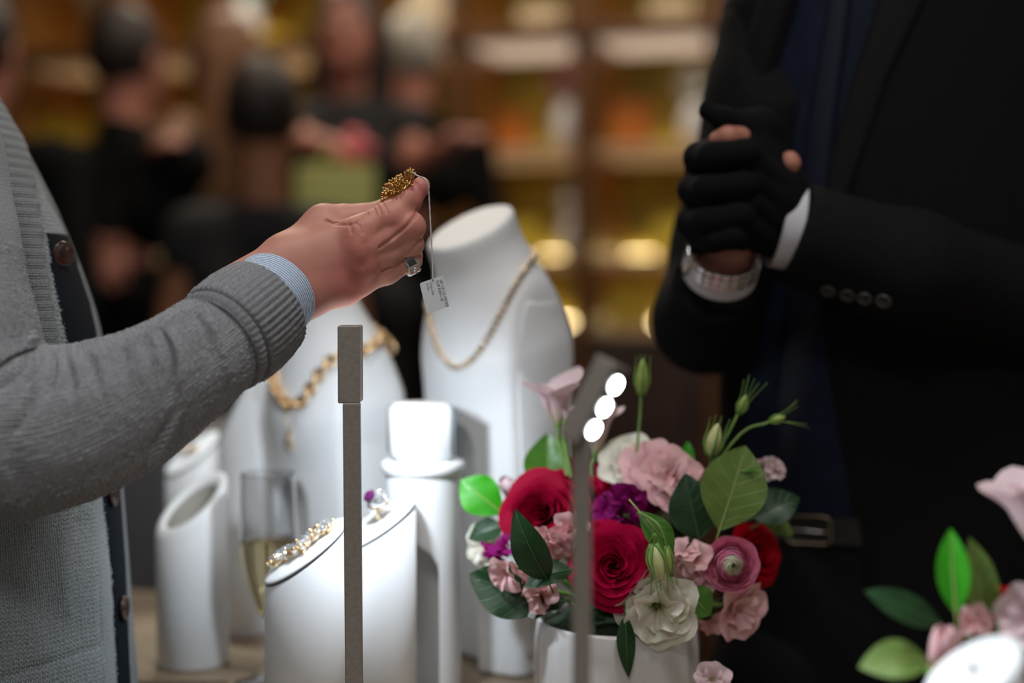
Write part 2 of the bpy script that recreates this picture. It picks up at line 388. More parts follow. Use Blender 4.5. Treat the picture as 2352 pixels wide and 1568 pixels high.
# ------------------------------------------------------------------ lit shelf wall: bays between wooden posts
GLOW = emit('shelf_led', (1.0, 0.74, 0.46), 0.10); GLOWT = emit('top_shelf_led', (1.0, 0.86, 0.72), 0.40)
GLOWB = emit('shelf_back_led', (1.0, 0.78, 0.42), 15.0)
OLIVE = pm('olive_back_panel', c8(150, 136, 48), 0.6, noise=0.45, nscale=5)
SHELFM = pm('cream_shelf', c8(190, 160, 126), 0.5, noise=0.08, nscale=8)
AMBER = pm('amber_wood', c8(128, 84, 40), 0.4, noise=0.3, nscale=12)
BAY = 0.435; xs0 = -0.205 - 0.435 * 6
shelf_z = [1.09, 1.325, 1.68, 2.055, 2.42]
t = thing('display_shelving', 'long backlit wooden shelf wall with olive panels across the back', 'shelving', RL(0, 0, 0))
NB = 10
for i in range(NB + 1):
    x = xs0 + BAY * i
    mb = MB(); rbox(mb, x - 0.026, x + 0.026, -0.34, 0.16, 0, 2.6, 0.004); mb.build('post', WOOD, t, False)
    mb = MB(); rbox(mb, x + 0.026, x + 0.034, -0.30, 0.14, 1.12, 2.58, 0.001); mb.build('post_cheek', AMBER, t, False)
for i in range(NB):
    x = xs0 + BAY * i
    for k, z in enumerate(shelf_z):
        mb = MB(); rbox(mb, x + 0.027, x + BAY - 0.027, -0.30, 0.15, z - 0.024, z, 0.003); sh = mb.build('shelf', SHELFM, t, False)
        if k:
            mb = MB(); rbox(mb, x + 0.04, x + BAY - 0.04, -0.24, 0.06, z - 0.032, z - 0.0245, 0.001); mb.build('light_strip', GLOWT if (k == 3 and i >= 6) else GLOW, sh, False)
        if k < len(shelf_z) - 1: mb = MB(); rbox(mb, x + 0.05, x + BAY - 0.05, 0.128, 0.142, z + 0.0005, z + 0.010, 0.001); mb.build('back_light_strip', GLOWB, sh, False)
    for k in range(len(shelf_z) - 1):
        mb = MB(); rbox(mb, x + 0.03, x + BAY - 0.03, 0.15, 0.17, shelf_z[k] + 0.002, shelf_z[k + 1] - 0.026); mb.build('back_panel', OLIVE, t, False)
    mb = MB(); rbox(mb, x + 0.03, x + BAY - 0.03, -0.32, 0.15, 0.08, 1.06, 0.004); dr = mb.build('cupboard_door', WOOD_D, t, False)
    mb = MB(); rbox(mb, x + BAY - 0.075, x + BAY - 0.065, -0.345, -0.321, 0.78, 0.92, 0.003); mb.build('handle', DARKSTEEL, dr, False)
mb = MB(); rbox(mb, xs0 - 0.05, xs0 + NB * BAY + 0.05, -0.37, -0.341, 2.03, 2.075, 0.004); mb.build('rail', WOOD, t, False)
mb = MB(); rbox(mb, xs0 - 0.05, xs0 + NB * BAY + 0.05, -0.40, 0.17, 2.6, 2.68, 0.006); mb.build('cornice', WOOD_D, t, False)

# ------------------------------------------------------------------ things on the shelves
PINKF = pm('pale_pink_blooms', c8(226, 168, 170), 0.7, noise=0.25, nscale=40)
WHITEF = pm('white_blooms', c8(225, 222, 210), 0.7, noise=0.15, nscale=40)
MINTF = pm('mint_green_leaves', c8(150, 205, 170), 0.6, noise=0.2, nscale=30)
CERAM = pm('white_ceramic', (0.72, 0.70, 0.70), 0.25)
YELBOX = pm('mustard_card', c8(214, 188, 60), 0.6)
CREAMBOX = pm('cream_card', c8(225, 205, 170), 0.6)
ORBOX = pm('amber_leather', c8(196, 110, 30), 0.5)
GREENL = pm('shelf_leaves', c8(60, 110, 40), 0.5, noise=0.3, nscale=60)
def shelf_at(px, zi, dy=-0.12):
    """point on shelf zi (room depth dy) seen in column px"""
    lo, hi = -3.4, 2.4
    for _ in range(50):
        mid = (lo + hi) / 2; q = RL(mid, dy, shelf_z[zi] + 0.001)
        if proj(q)[0] < px: lo = mid
        else: hi = mid
    return RL(lo, dy, shelf_z[zi] + 0.001), lo
def vase_of_flowers(px, zi, sc, bloom, label, n=16, dy=-0.12, tall=1.0):
    q, _ = shelf_at(px, zi, dy); t = thing('flower_vase', label, 'vase', q)
    pr = np.array([(0.032, 0), (0.042, 0.03), (0.045, 0.07), (0.03, 0.11), (0.024, 0.125), (0.021, 0.12), (0.026, 0.1)]) * sc
    v, f = lathe_vf(pr, 20, q); mk('vase_body', v, f, CERAM, t)
    r = np.random.default_rng(int(px)); top = q + np.array([0, 0, 0.165 * sc * tall])
    for k in range(n):
        d = nrm(r.normal(size=3)) * np.array([1, 1, 0.9]); c = top + d * 0.045 * sc * r.uniform(0.5, 1.0)
        fr = frame(d); rr = 0.022 * sc; a = np.linspace(0, 2 * PI, 12, endpoint=False); vs = [[0, 0, -0.2 * rr]]
        for kk, (rad, hh) in enumerate(((.5, .25), (1.0, .55))):
            vs += [[rad * rr * math.cos(x) * (1 + .18 * (-1) ** i), rad * rr * math.sin(x) * (1 + .18 * (-1) ** i), hh * rr] for i, x in enumerate(a)]
        fs = [[0, 1 + i, 1 + (i + 1) % 12] for i in range(12)] + [[1 + i, 13 + i, 13 + (i + 1) % 12, 1 + (i + 1) % 12] for i in range(12)]
        mk('bloom', np.array(vs) @ fr.T + c, fs, bloom, t)
    mb = MB()
    for k in range(6):
        a = k * 1.05; e = top + np.array([math.cos(a), math.sin(a), -0.2]) * 0.04 * sc
        mb.add(*tube_vf(catmull([q + [0, 0, 0.06 * sc], q + [0, 0, 0.125 * sc], e], 8), 0.0018 * sc, 6))
    mb.build('stems', GREENL, t)
def gift_box(px, zi, w, h, mat, label, dy=-0.14, name='gift_box'):
    q, _ = shelf_at(px, zi, dy); t = thing(name, label, 'box', q)
    v, f = box_vf(-V3((w / 2, w * .35, 0)), V3((w / 2, w * .35, h * .72)), .002, R=ROT, c=q + [0, 0, h * .36]); mk('box_base', v, f, mat, t, False)
    v, f = box_vf(-V3((w * .52, w * .37, 0)), V3((w * .52, w * .37, h * .28)), .002, R=ROT, c=q + [0, 0, h * .86]); mk('lid', v, f, mat, t, False)
    mb = MB(); a = np.linspace(0, 2 * PI, 14, endpoint=False)
    for sg in (-1, 1): mb.add(*tube_vf(np.stack([sg * w * .13 + w * .13 * np.cos(a), 0 * a, w * .1 + w * .1 * np.sin(a)], 1) @ ROT.T + q + [0, 0, h], w * .02, 6, closed=True))
    mb.build('ribbon_bow', mat, t)
vase_of_flowers(1312, 2, 1.4, PINKF, 'white vase of pale pink blooms on the shelf left of the slim post', dy=-0.2)
vase_of_flowers(240, 3, 1.5, WHITEF, 'large white vase of white blooms on the upper left shelf', dy=-0.18)
vase_of_flowers(562, 3, 1.5, MINTF, 'white vase of mint green foliage near the top of the picture', dy=-0.2, n=22)
gift_box(1020, 3, 0.22, 0.27, CREAMBOX, 'tall cream box on the top shelf left of the wide dark post')
vase_of_flowers(1320, 1, 1.15, WHITEF, 'white vase of white blooms on the low shelf behind the right bust', dy=-0.2)
vase_of_flowers(1600, 2, 1.2, WHITEF, 'white vase of white blooms on the shelf beside the gloved man', dy=-0.2)
gift_box(1450, 2, 0.13, 0.15, ORBOX, 'amber leather gift box on the shelf right of the slim post')
gift_box(1450, 0, 0.14, 0.14, YELBOX, 'mustard gift box on the low counter shelf behind the gloved man')
gift_box(1180, 2, 0.11, 0.13, ORBOX, 'amber leather gift box on the shelf right of the wide dark post')
gift_box(1200, 1, 0.12, 0.12, YELBOX, 'mustard gift box on the shelf behind the right bust')
gift_box(140, 2, 0.16, 0.16, YELBOX, 'mustard gift box on the shelf beside the cardigan collar')
gift_box(130, 1, 0.14, 0.15, YELBOX, 'mustard gift box on the lower shelf beside the cardigan')
gift_box(175, 0, 0.13, 0.19, CREAMBOX, 'cream gift box on the lowest left shelf')
gift_box(455, 0, 0.16, 0.15, CREAMBOX, 'cream gift box on the lowest shelf above the sleeve')
gift_box(622, 3, 0.14, 0.075, YELBOX, 'low mustard gift box on the shelf right of the mint green foliage')
gift_box(400, 2, 0.14, 0.14, CREAMBOX, 'cream gift box on the shelf left of the tan coated person')
gift_box(908, 3, 0.13, 0.085, CREAMBOX, 'cream gift box on the top shelf behind the grey haired guest')
gift_box(1560, 1, 0.15, 0.12, YELBOX, 'mustard gift box on the middle shelf beside the gloved fists')
gift_box(1545, 3, 0.15, 0.1, CREAMBOX, 'cream gift box on the top shelf beside the suited shoulder')
gift_box(1250, 3, 0.15, 0.1, CREAMBOX, 'cream gift box on the top shelf right of the wide dark post')

# low dark plinth standing in the room behind the counter's left end
c = P(300, 1000, 2.15)
t = thing('display_plinth', 'brown display plinth with a charcoal padded block behind the leftmost white tubes', 'plinth', c * [1, 1, 0])
PL = pm('charcoal_fabric', (0.19, 0.19, 0.21), 0.8, noise=0.15, nscale=80)
v, f = box_vf((-.25, -.15, 0.0), (.25, .15, 0.795), .004, R=ROT, c=(c[0], c[1], .3975)); mk('plinth_body', v, f, pm('brown_veneer', c8(84, 56, 44), .5, noise=.2, nscale=12), t, False)
v, f = box_vf((-.24, -.14, 0.796), (.24, .14, 1.03), .006, R=ROT, c=(c[0], c[1], .913)); mk('padded_block', v, f, PL, t, False)

# ================================================================== the guests in the background
SKIN = pm('skin', c8(176, 116, 98), 0.55, noise=0.08, nscale=20)
SKIN_T = pm('tanned_skin', c8(150, 98, 68), 0.55, noise=0.08, nscale=20)
HAIR_D = pm('dark_hair', c8(34, 22, 16), 0.6, noise=0.3, nscale=60)
HAIR_B = pm('light_brown_hair', c8(122, 84, 56), 0.6, noise=0.25, nscale=60)
HAIR_G = pm('grey_hair', c8(168, 160, 148), 0.6, noise=0.2, nscale=60)
DRESS = pm('black_dress', (0.006, 0.006, 0.008), 0.8, noise=0.2, nscale=60)
EYEW = pm('eye_white', (0.7, 0.7, 0.68), 0.3); IRIS = pm('iris', (0.03, 0.02, 0.015), 0.2); LIP = pm('lips', c8(160, 78, 72), 0.45)
SHOE = pm('black_shoe', (0.008, 0.008, 0.009), 0.35)
def guest(label, x, y, head_z, face, skin, hair, cloth, hands, sleeves=True, long_hair=False, skirt=False, h=0.011):
    """standing person: head centre at head_z, facing angle 'face' (0 = towards +x, -90 deg = to the camera);
    hands = ((elbow_R, wrist_R), (elbow_L, wrist_L)) in world coordinates, or None for arms hanging"""
    base = np.array([x, y, 0.0]); t = thing('person', label, 'person', base)
    fw = np.array([math.cos(face), math.sin(face), 0]); lf = np.array([-fw[1], fw[0], 0]); up = np.array([0, 0, 1.0])
    Hh = head_z - 0.0; sh = Hh - 0.225; hip = sh - 0.52; kn = hip * 0.52
    Q = lambda a, b, z: base + fw * a + lf * b + up * z
    lo = base - [0.62, 0.62, 0.02]; hi = base + [0.62, 0.62, Hh + 0.18]
    sk = Sdf(lo, hi, h); cl = sk.like()
    # head, neck
    sk.ell(Q(.0, 0, Hh), (.088, .074, .115), .01, R=np.stack([fw, lf, up], 1)); sk.cone(Q(.045, 0, Hh - .07), Q(.055, 0, Hh - .085), .05, .04, .03)
    sk.cone(Q(-.02, 0, Hh - .06), Q(-.03, 0, sh), .052, .056, .02)
    sk.cone(Q(.085, 0, Hh + .0), Q(.105, 0, Hh - .028), .012, .016, .01)
    for s in (-1, 1): sk.cone(Q(-.005, s * .078, Hh + .012), Q(-.012, s * .082, Hh - .022), .016, .011, .006)
    # torso, collar
    cl.cone(Q(-.03, 0, sh - .03), Q(-.032, 0, sh + (.0 if skirt else .045)), .066, .060, .02)
    wsh = .165 if skirt else .195
    cl.cone(Q(0, -wsh + .03, sh - .03), Q(0, wsh - .03, sh - .03), .065, .065, .05)
    cl.cone(Q(.01, -.08, sh - .14), Q(.01, .08, sh - .14), .10, .10, .05); cl.cone(Q(0, -.06, hip + .16), Q(0, .06, hip + .16), .088, .088, .05)
    cl.cone(Q(0, -.08, hip), Q(0, .08, hip), .10, .10, .05)
    legs = cl.like() if True else None
    for s in (-1, 1):
        if skirt:
            cl.cone(Q(0, s * .06, hip), Q(0, s * .055, kn), .11, .10, .06)
            sk.cone(Q(0, s * .075, kn + .1), Q(-.01, s * .075, .09), .062, .036, .02)
        else:
            cl.cone(Q(0, s * .09, hip), Q(.01, s * .095, kn), .095, .066, .04); cl.cone(Q(.01, s * .095, kn), Q(-.01, s * .10, .09), .066, .05, .03)
            sk.cone(Q(-.01, s * .1, .2), Q(-.01, s * .1, .08), .04, .036, .01)
        shd = Q(0, s * (wsh - .005), sh - .035)
        ha = hands[0 if s < 0 else 1] if hands else None
        el, wr = (V3(ha[0]), V3(ha[1])) if ha else (Q(-.03, s * (wsh + .05), sh - .33), Q(.05, s * (wsh + .05), sh - .58))
        if sleeves: cl.cone(shd, el, .058, .046, .03); cl.cone(el, wr, .045, .034, .02)
        sk.cone(shd, el, .044 if not sleeves else .036, .036 if not sleeves else .03, .02); sk.cone(el, wr, .036 if not sleeves else .03, .026 if not sleeves else .024, .02)
        if not sleeves: cl.cone(shd, shd + .15 * (el - shd), .062, .06, .02)
        d = nrm(wr - el); o = nrm(np.cross(d, up)) if abs(d[2]) < .95 else lf
        sk.cone(wr - .05 * d, wr + .01 * d, .027, .026, .01); sk.cone(wr + .02 * d - .018 * o, wr + .02 * d + .018 * o, .02, .02, .02)
        pc = wr + .03 * d
        for q, (of, L) in enumerate(((-.027, .075), (-.009, .085), (.009, .08), (.027, .06))):
            sk.cone(pc + of * o, pc + of * o + d * L * .55, .0105, .0095, .003); sk.cone(pc + of * o + d * L * .55, pc + of * o * 1.1 + d * L * .9 - .03 * up, .0095, .0085, .003)
        sk.cone(pc - .028 * o, pc - .045 * o + d * .045, .0125, .010, .006)
    sk.cone(Q(-.02, 0, sh - .02), Q(0, 0, hip), .05, .07, .03)
    for s in (-1, 1): sk.cone(Q(0, 0, sh - .05), Q(0, s * (wsh - .02), sh - .045), .045, .035, .02); sk.cone(Q(0, 0, hip), Q(0, s * .08, hip - .05), .06, .05, .03); sk.cone(Q(0, s * .08, hip - .05), Q(0, s * .085, kn), .05, .045, .02); sk.cone(Q(0, s * .085, kn), Q(-.01, s * .09, .12), .045, .036, .02)
    v, f = sk.mesh(2); mk('body', v, f, skin, t)
    v, f = cl.mesh(2); mk('dress' if skirt else 'suit', v, f, cloth, t)
    hs = Sdf(base + [-.25, -.25, Hh - .55], base + [.25, .25, Hh + .2], h * .8)
    hs.ell(Q(-.022, 0, Hh + .028), (.098, .086, .108), .01, R=np.stack([fw, lf, up], 1))
    if long_hair:
        for s in (-1, 1): hs.cone(Q(-.04, s * .06, Hh), Q(-.05, s * .085, Hh - .33), .05, .032, .03)
        hs.cone(Q(-.07, 0, Hh), Q(-.10, 0, Hh - .28), .055, .03, .03)
    hs.ell(Q(.085, 0, Hh - .035), (.075, .068, .085), .012, cut=True, R=np.stack([fw, lf, up], 1))
    v, f = hs.mesh(2); mk('hair', v, f, hair, t)
    for s in (-1, 1):
        e = Q(.078, s * .03, Hh + .005); v, f = sphere_vf(e - fw * .002, .011); ey = mk('eye', v, f, EYEW, t); v, f = sphere_vf(e + fw * .0050, .0060); mk('iris', v, f, IRIS, ey)
        v, f = tube_vf([Q(.085, s * .018, Hh + .027), Q(.088, s * .032, Hh + .031), Q(.080, s * .046, Hh + .026)], .004, 6); mk('eyebrow', v, f, hair, t)
    v, f = sphere_vf(Q(.088, 0, Hh - .055), (.010, .024, .008), R=np.stack([fw, lf, up], 1)); mk('mouth', v, f, LIP, t)
    for s in (-1, 1):
        b = Sdf(base + [-.4, -.4, -.01], base + [.4, .4, .16], .008)
        b.cone(Q(-.03, s * .1, .045), Q(.15, s * .115, .03), .042, .036, .02); b.cone(Q(-.02, s * .1, .06), Q(-.015, s * .1, .1), .042, .044, .01)
        X, Y, Z = b.coords(); b.F = np.maximum(b.F, -(Z - 0.001) + 0 * X + 0 * Y); v, f = b.mesh(1); mk('shoe', v, f, SHOE, t)
    return t
def at(px, py, d): return P(px, py, d)
g = at(300, 140, 3.5)
guest('dark haired man in a black suit standing left of the tan coated person', g[0], g[1], g[2], math.radians(60), SKIN, HAIR_D, SUIT,
      ((at(350, 400, 3.5), at(370, 350, 3.4)), (at(235, 400, 3.45), at(250, 540, 3.4))))
g = at(602, 272, 3.2)
guest('dark haired woman in a sleeveless black dress nearest behind the raised hand', g[0], g[1], g[2], math.radians(100), SKIN_T, HAIR_D, DRESS, None, sleeves=False, skirt=True)
TANCOAT = pm('tan_coat', c8(112, 80, 54), 0.8, noise=0.15, nscale=40)
g = at(505, 135, 4.0)
guest('light brown haired person in a tan coat between two people in black', g[0], g[1], g[2], math.radians(150), SKIN_T, HAIR_B, TANCOAT,
      ((at(560, 480, 4.0), at(570, 560, 3.9)), (at(420, 300, 3.75), at(382, 345, 3.6))), long_hair=True)
g = at(800, 70, 3.85)
guest('pale woman with long dark hair holding a pink posy and a green bag', g[0], g[1], g[2], math.radians(-95), SKIN, HAIR_D, DRESS,
      ((at(700, 325, 3.75), at(785, 345, 3.55)), (at(950, 375, 3.75), at(1045, 322, 3.6))), sleeves=False, long_hair=True, skirt=True)
g = at(930, 132, 4.25)
guest('grey haired guest in a black suit behind the woman with the pink posy', g[0] + .02, g[1], g[2], math.radians(100), SKIN, HAIR_G, SUIT, None)
g = at(-12, 120, 3.2)
guest('guest in a black suit at the far left behind the cardigan', g[0] - .03, g[1], g[2], math.radians(80), SKIN, HAIR_D, SUIT, None)
# the flowers and the pale green bag the dark haired woman holds
q = at(815, 342, 3.48)
t = thing('pink_posy', 'small bright pink flower posy held by the dark haired woman', 'flowers', q)
ROSEP = pm('bright_pink_blooms', c8(222, 110, 118), 0.6, noise=0.2, nscale=60)
r = np.random.default_rng(3)
for k in range(9):
    d = nrm(r.normal(size=3)); c = q + d * .028; v, f = sphere_vf(c, (.026, .026, .021), nu=10, nv=7); mk('bloom', v + 0.003 * np.sin(v * 700), f, ROSEP, t)
v, f = tube_vf([q, q + [0, 0, -.06], q + [.01, .02, -.11]], .009, 8); mk('stems', v, f, GREENL, t)
q = at(772, 435, 3.45)
t = thing('gift_bag', 'pale yellow green paper gift bag hanging below the bright pink posy', 'bag', q)
PAPER = pm('pale_green_paper', c8(196, 200, 120), 0.6)
v, f = box_vf((-.095, -.035, -.06), (.095, .035, .05), .003, R=rotz(.1), c=q); mk('bag_body', v, f, PAPER, t, False)
for s in (-1, 1):
    v, f = tube_vf(catmull([q + [-.04, s * .025, .04], q + [-.025, s * .012, .085], q + [.025, s * .012, .085], q + [.04, s * .025, .04]], 14), .0025, 6); mk('handle', v, f, PAPER, t)
# ================================================================== the jewellery counter
CT = 0.866
COUNTER = pm('taupe_counter_top', c8(136, 118, 96), 0.35, noise=0.06, nscale=12)
poly = [(-.27, .56), (.86, .56), (.86, 1.10), (.185, 1.325), (.08, 1.56), (-.52, 1.76), (-.52, 1.347), (-.27, 1.345)]
t = thing('display_counter', 'taupe topped jewellery display counter under the busts and flowers', 'counter', (0.1, 1.0, 0))
def prism(pl, z0, z1):
    n = len(pl); v = [(x, y, z0) for x, y in pl] + [(x, y, z1) for x, y in pl]
    return v, [list(range(n))[::-1], list(range(n, 2 * n))] + [[i, (i + 1) % n, n + (i + 1) % n, n + i] for i in range(n)]
v, f = prism(poly, CT - .03, CT); mk('worktop', v, f, COUNTER, t, False)
ins = [(x + (.02 if x < .0 else -.02), y + (.02 if y < .9 or y in (1.347, 1.345) else -.02)) for x, y in poly]
v, f = prism(ins, 0.08, CT - .031); mk('cabinet', v, f, WOOD_D, t, False)
v, f = prism([(x * .96, y * .97 + .03) for x, y in ins], 0.0, .079); mk('plinth', v, f, SHOE, t, False)

# ------------------------------------------------------------------ slant-cut pedestals
def slant(px, d, r, py, a, b, label, hollow=False, seam=True, name='slanted_riser', group=None):
    c = P(px, py, d); cx, cy, zc = c; th = np.linspace(0, 2 * PI, 56, endpoint=False); co, si = np.cos(th), np.sin(th)
    t = thing(name, label, 'pedestal', (cx, cy, CT), group)
    pl = lambda rr, off: np.stack([cx + rr * co, cy + rr * si, zc + off + rr * (a * co + b * si)], 1)
    flat = lambda rr, z: np.stack([cx + rr * co, cy + rr * si, np.full(56, z)], 1)
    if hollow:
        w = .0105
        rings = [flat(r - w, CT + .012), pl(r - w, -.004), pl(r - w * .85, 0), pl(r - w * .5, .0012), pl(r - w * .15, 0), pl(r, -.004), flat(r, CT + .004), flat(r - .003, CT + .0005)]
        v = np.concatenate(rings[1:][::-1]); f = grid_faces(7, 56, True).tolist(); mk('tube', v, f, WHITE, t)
        mk('inner_wall', np.concatenate(rings[:2][::-1]), grid_faces(2, 56, True), WHITE_IN, t)  # inner wall of the tube, its shade put into the colour
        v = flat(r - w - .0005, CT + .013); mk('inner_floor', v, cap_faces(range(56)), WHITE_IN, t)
        return t, c
    body = [flat(r - .003, CT + .0005), flat(r, CT + .004), pl(r, -.0055), pl(r - .0012, -.0045)]
    mk('tube', np.concatenate(body), grid_faces(4, 56, True).tolist() + cap_faces(range(168, 224)), WHITE, t)
    mk('seam', np.concatenate([pl(r - .0014, -.0044), pl(r - .0014, -.0022)]), grid_faces(2, 56, True).tolist() + cap_faces(range(56, 112)), SEAM, t)
    top = [pl(r - .0006, -.0022), pl(r, -.0012), pl(r - .0004, 0), pl(r - .003, .0012), pl(r * .5, .0016)]
    mk('top_pad', np.concatenate(top), grid_faces(5, 56, True).tolist() + cap_faces(range(224, 280)), WHITE, t)
    return t, c
A_R = .0362
tA, cA = slant(703, 1.21, A_R * .985, 1262, .68, .22, 'slanted white riser with a gold bracelet, left of the near lamp post')
tB, cB = slant(868, 1.25, .0337, 1198, .60, .22, 'slanted white riser with a cocktail ring, right of the near lamp post')
tD, cD = slant(440, 1.405, .0352, 1155, .62, .56, 'hollow slant cut white tube at the left end of the counter', hollow=True)
tE, cE = slant(441, 1.56, .0289, 1038, .62, .42, 'slanted white riser with a pearl earring behind the hollow tube')
tF, cF = slant(560, 1.53, .0286, 900, 2.0, .1, 'tall steeply cut white riser under the knitted cuff')
tN, cN = slant(2236, .83, .0285, 1545, .62, .25, 'brightly lit slanted white riser in the near right corner')

# column stand with a collar and an arched opening, white cube on top
d = 1.312; cC = P(972, 1070, d); cx, cy = cC[0], cC[1]; zc = P(972, 1072, d)[2]
t = thing('column_stand', 'white column stand with a collar and an arched opening at centre', 'stand', (cx, cy, CT))
s = Sdf((cx - .05, cy - .05, CT - .01), (cx + .05, cy + .05, zc + .02), .0018)
X, Y, Z = s.coords(); rr = np.sqrt((X - cx) ** 2 + (Y - cy) ** 2)
F = np.maximum(rr - .0350 + 0 * Z, np.maximum(Z - zc, CT - Z) + 0 * X)
ao = P(948, 1235, d)[2]; qx = np.abs(X - P(945, 1200, d)[0]) - .027; qz = Z - ao
arch = np.where(Z < ao - .03, qx + 0 * Z, np.sqrt(np.maximum(qx + .03, 0) ** 2 + np.maximum(qz + .03, 0) ** 2) - .03) + 0 * Y
s.F = np.maximum(F, -np.maximum(arch, Y - cy - .006)).astype(np.float32)
v, f = s.mesh(1); mk('column', v, f, WHITE, t)
v, f = lathe_vf([(.0352, -.006), (.0382, -.004), (.0392, .001), (.0382, .0055), (.0352, .007), (0.0, .0072)], 48, (cx, cy, zc)); mk('collar', v, f, WHITE, t)
ck = P(965, 1062, d); zt = zc + .0075; hz = P(965, 923, d)[2] - zt
t = thing('display_cube', 'small white padded display cube on the column stand', 'display cube', (ck[0], cy, zt))
v, f = box_vf((-.0285, -.026, -hz / 2), (.0285, .026, hz / 2), .006, R=rotz(.22), c=(ck[0], cy, zt + hz / 2)); mk('cushion', v, f, WHITE, t)
v, f = box_vf((.028, -.0235, -hz / 2 + .004), (.0297, .0235, hz / 2 - .004), .0006, R=rotz(.22), c=(ck[0], cy, zt + hz / 2) + rotz(.22) @ [.0288, 0, 0]); mk('side_trim', v, f, SEAM, t)

# ------------------------------------------------------------------ necklace busts
NV = nrm([-.75, -.66, 0]); UV_ = np.array([.66, -.75, 0]); UV_ = nrm(UV_)
def bust(px, d, dz, label, sc=1.02):
    o = P(px, 1000, d); bx, by = o[0], o[1]
    t = thing('necklace_bust', label, 'bust', (bx, by, CT))
    s = Sdf((bx - .12, by - .12, CT - .006), (bx + .12, by + .12, 1.37 + dz), .0027)
    X, Y, Z = s.coords(); X = X - bx; Y = Y - by; z = Z - dz
    u = (X * UV_[0] + Y * UV_[1]) / sc; w = (X * NV[0] + Y * NV[1]) / sc
    q = np.clip((z - 1.10) / .19, 0, 1.5); g = 1 - q ** 4.65
    tp = 0.94 + 0.06 * smooth01((z - .866) / .2); lean = .010 * smooth01((z - 1.0) / .25)
    w2 = w + 0 * z - lean
    e = np.sqrt((u / (.095 * tp)) ** 2 + (w2 / (.056 * tp)) ** 2)
    body = (e - g) * .05
    body = -smin(-body, -(np.abs(u) - .068 + 0 * z), .006)
    body = np.maximum(body, CT + .001 - Z + 0 * X)
    s.F = body.astype(np.float32)
    L = lambda uu, ww, zz: np.array([bx, by, 0]) + UV_ * uu * sc + NV * ww * sc + np.array([0, 0, zz + dz])
    nk = s.like(); nk.chain([L(0, .004, 1.185), L(0, .024, 1.262), L(0, .040, 1.30), L(0, .056, 1.36)], [.062 * sc, .0375 * sc, .0365 * sc, .041 * sc], .03)
    nz = nrm(NV * .52 + np.array([0, 0, .86])); pc = L(0, .0375, 1.303)
    XX, YY, ZZ = s.coords(); plane = (XX - pc[0]) * nz[0] + (YY - pc[1]) * nz[1] + (ZZ - pc[2]) * nz[2]
    nk.F = -smin(-nk.F, -plane, .003)
    s.F = smin(s.F, nk.F, .03)
    za = 1.108; qx = np.abs(u + .012) - .034 + 0 * z; qz = z - za + 0 * u; rc = .022
    ar = np.where(qz < -rc, qx, np.sqrt(np.maximum(qx + rc, 0) ** 2 + np.maximum(qz + rc, 0) ** 2) - rc)
    ar = np.maximum(ar, -(w - .024) + 0 * z)
    s.F = -smin(-s.F, ar, .003)
    v, f = s.mesh(1); mk('torso', v, f, WHITE, t)
    # padded arm-end panels
    for sg in (1, -1):
        zz = np.concatenate([np.linspace(.89, 1.10, 6), 1.10 + .19 * np.linspace(.1, .70, 14)]); gg = 1 - np.clip((zz - 1.10) / .19, 0, 2) ** 4.65
        t_ = 0.94 + 0.06 * smooth01((zz - .866) / .2); wid = .056 * t_ * np.sqrt(np.maximum(gg ** 2 - (.068 / (.095 * t_)) ** 2, 1e-5)) * .83; le = .010 * smooth01((zz - 1.0) / .25)
        ring = [L(sg * .0672, le[i] + wid[i], zz[i] - .004) for i in range(len(zz))] + [L(sg * .0672, le[i] - wid[i], zz[i] - .004) for i in range(len(zz))[::-1]]
        ring = np.array(ring); cen = ring.mean(0); out = UV_ * sg
        r1 = ring + out * .0016; r2 = cen + (ring - cen) * .96 + out * .0024; n = len(ring)
        v = np.concatenate([ring, r1, r2]); f = grid_faces(3, n, True, flip=sg < 0).tolist() + cap_faces(range(2 * n, 3 * n), flip=sg < 0)
        mk('arm_panel', v, f, WHITE, t)
    s_v, s_f = v, f
    vv, ff = s.mesh(1)
    return t, BVHTree.FromPolygons(vv.tolist(), ff.tolist()), L
tH, bvH, LH = bust(1152, 1.425, 0.0, 'tall white necklace bust with a diamond line necklace, right of centre')
tG, bvG, LG = bust(780, 1.485, -.062, 'white necklace bust with a chunky gold chain, behind the hand')
CAMP = Vector((0, 0, CAM_Z))
def on_surface(bv, px, py, d):
    q = Vector(P(px, py, d)); r = bv.ray_cast(CAMP, (q - CAMP).normalized())
    if r[0] is None: r = bv.find_nearest(q)
    return np.array(r[0]), np.array(r[1])
def ray_line(bv, pts, d, n=200):
    pp = catmull(np.array(pts, float), n); A = [on_surface(bv, x, y, d) for x, y in pp]
    return np.array([a[0] for a in A]), np.array([a[1] for a in A])
def back_line(bv, L, start, end, n=40):
    """continue a necklace round the back of the neck"""
    ax = L(0, .012, 0); ax = ax[:2]; a0 = math.atan2(start[1] - ax[1], start[0] - ax[0]); a1 = math.atan2(end[1] - ax[1], end[0] - ax[0])
    if a1 < a0: a1 += 2 * PI
    out = []
    for k in range(1, n):
        q = k / n; a = a0 + (a1 - a0) * q; z = start[2] * (1 - q) + end[2] * q + .03 * math.sin(PI * q)
        o = Vector((ax[0] + .25 * math.cos(a), ax[1] + .25 * math.sin(a), z)); r = bv.ray_cast(o, Vector((-math.cos(a), -math.sin(a), 0)))
        if r[0] is None: r = bv.find_nearest(o)
        out.append((np.array(r[0]), np.array(r[1])))
    return np.array([o[0] for o in out]), np.array([o[1] for o in out])
def resample(p, nn, step):
    seg = np.linalg.norm(np.diff(p, axis=0), axis=1); s = np.concatenate([[0], np.cumsum(seg)]); k = np.arange(0, s[-1], step)
    return np.stack([np.interp(k, s, p[:, i]) for i in range(3)], 1), nrm(np.stack([np.interp(k, s, nn[:, i]) for i in range(3)], 1))
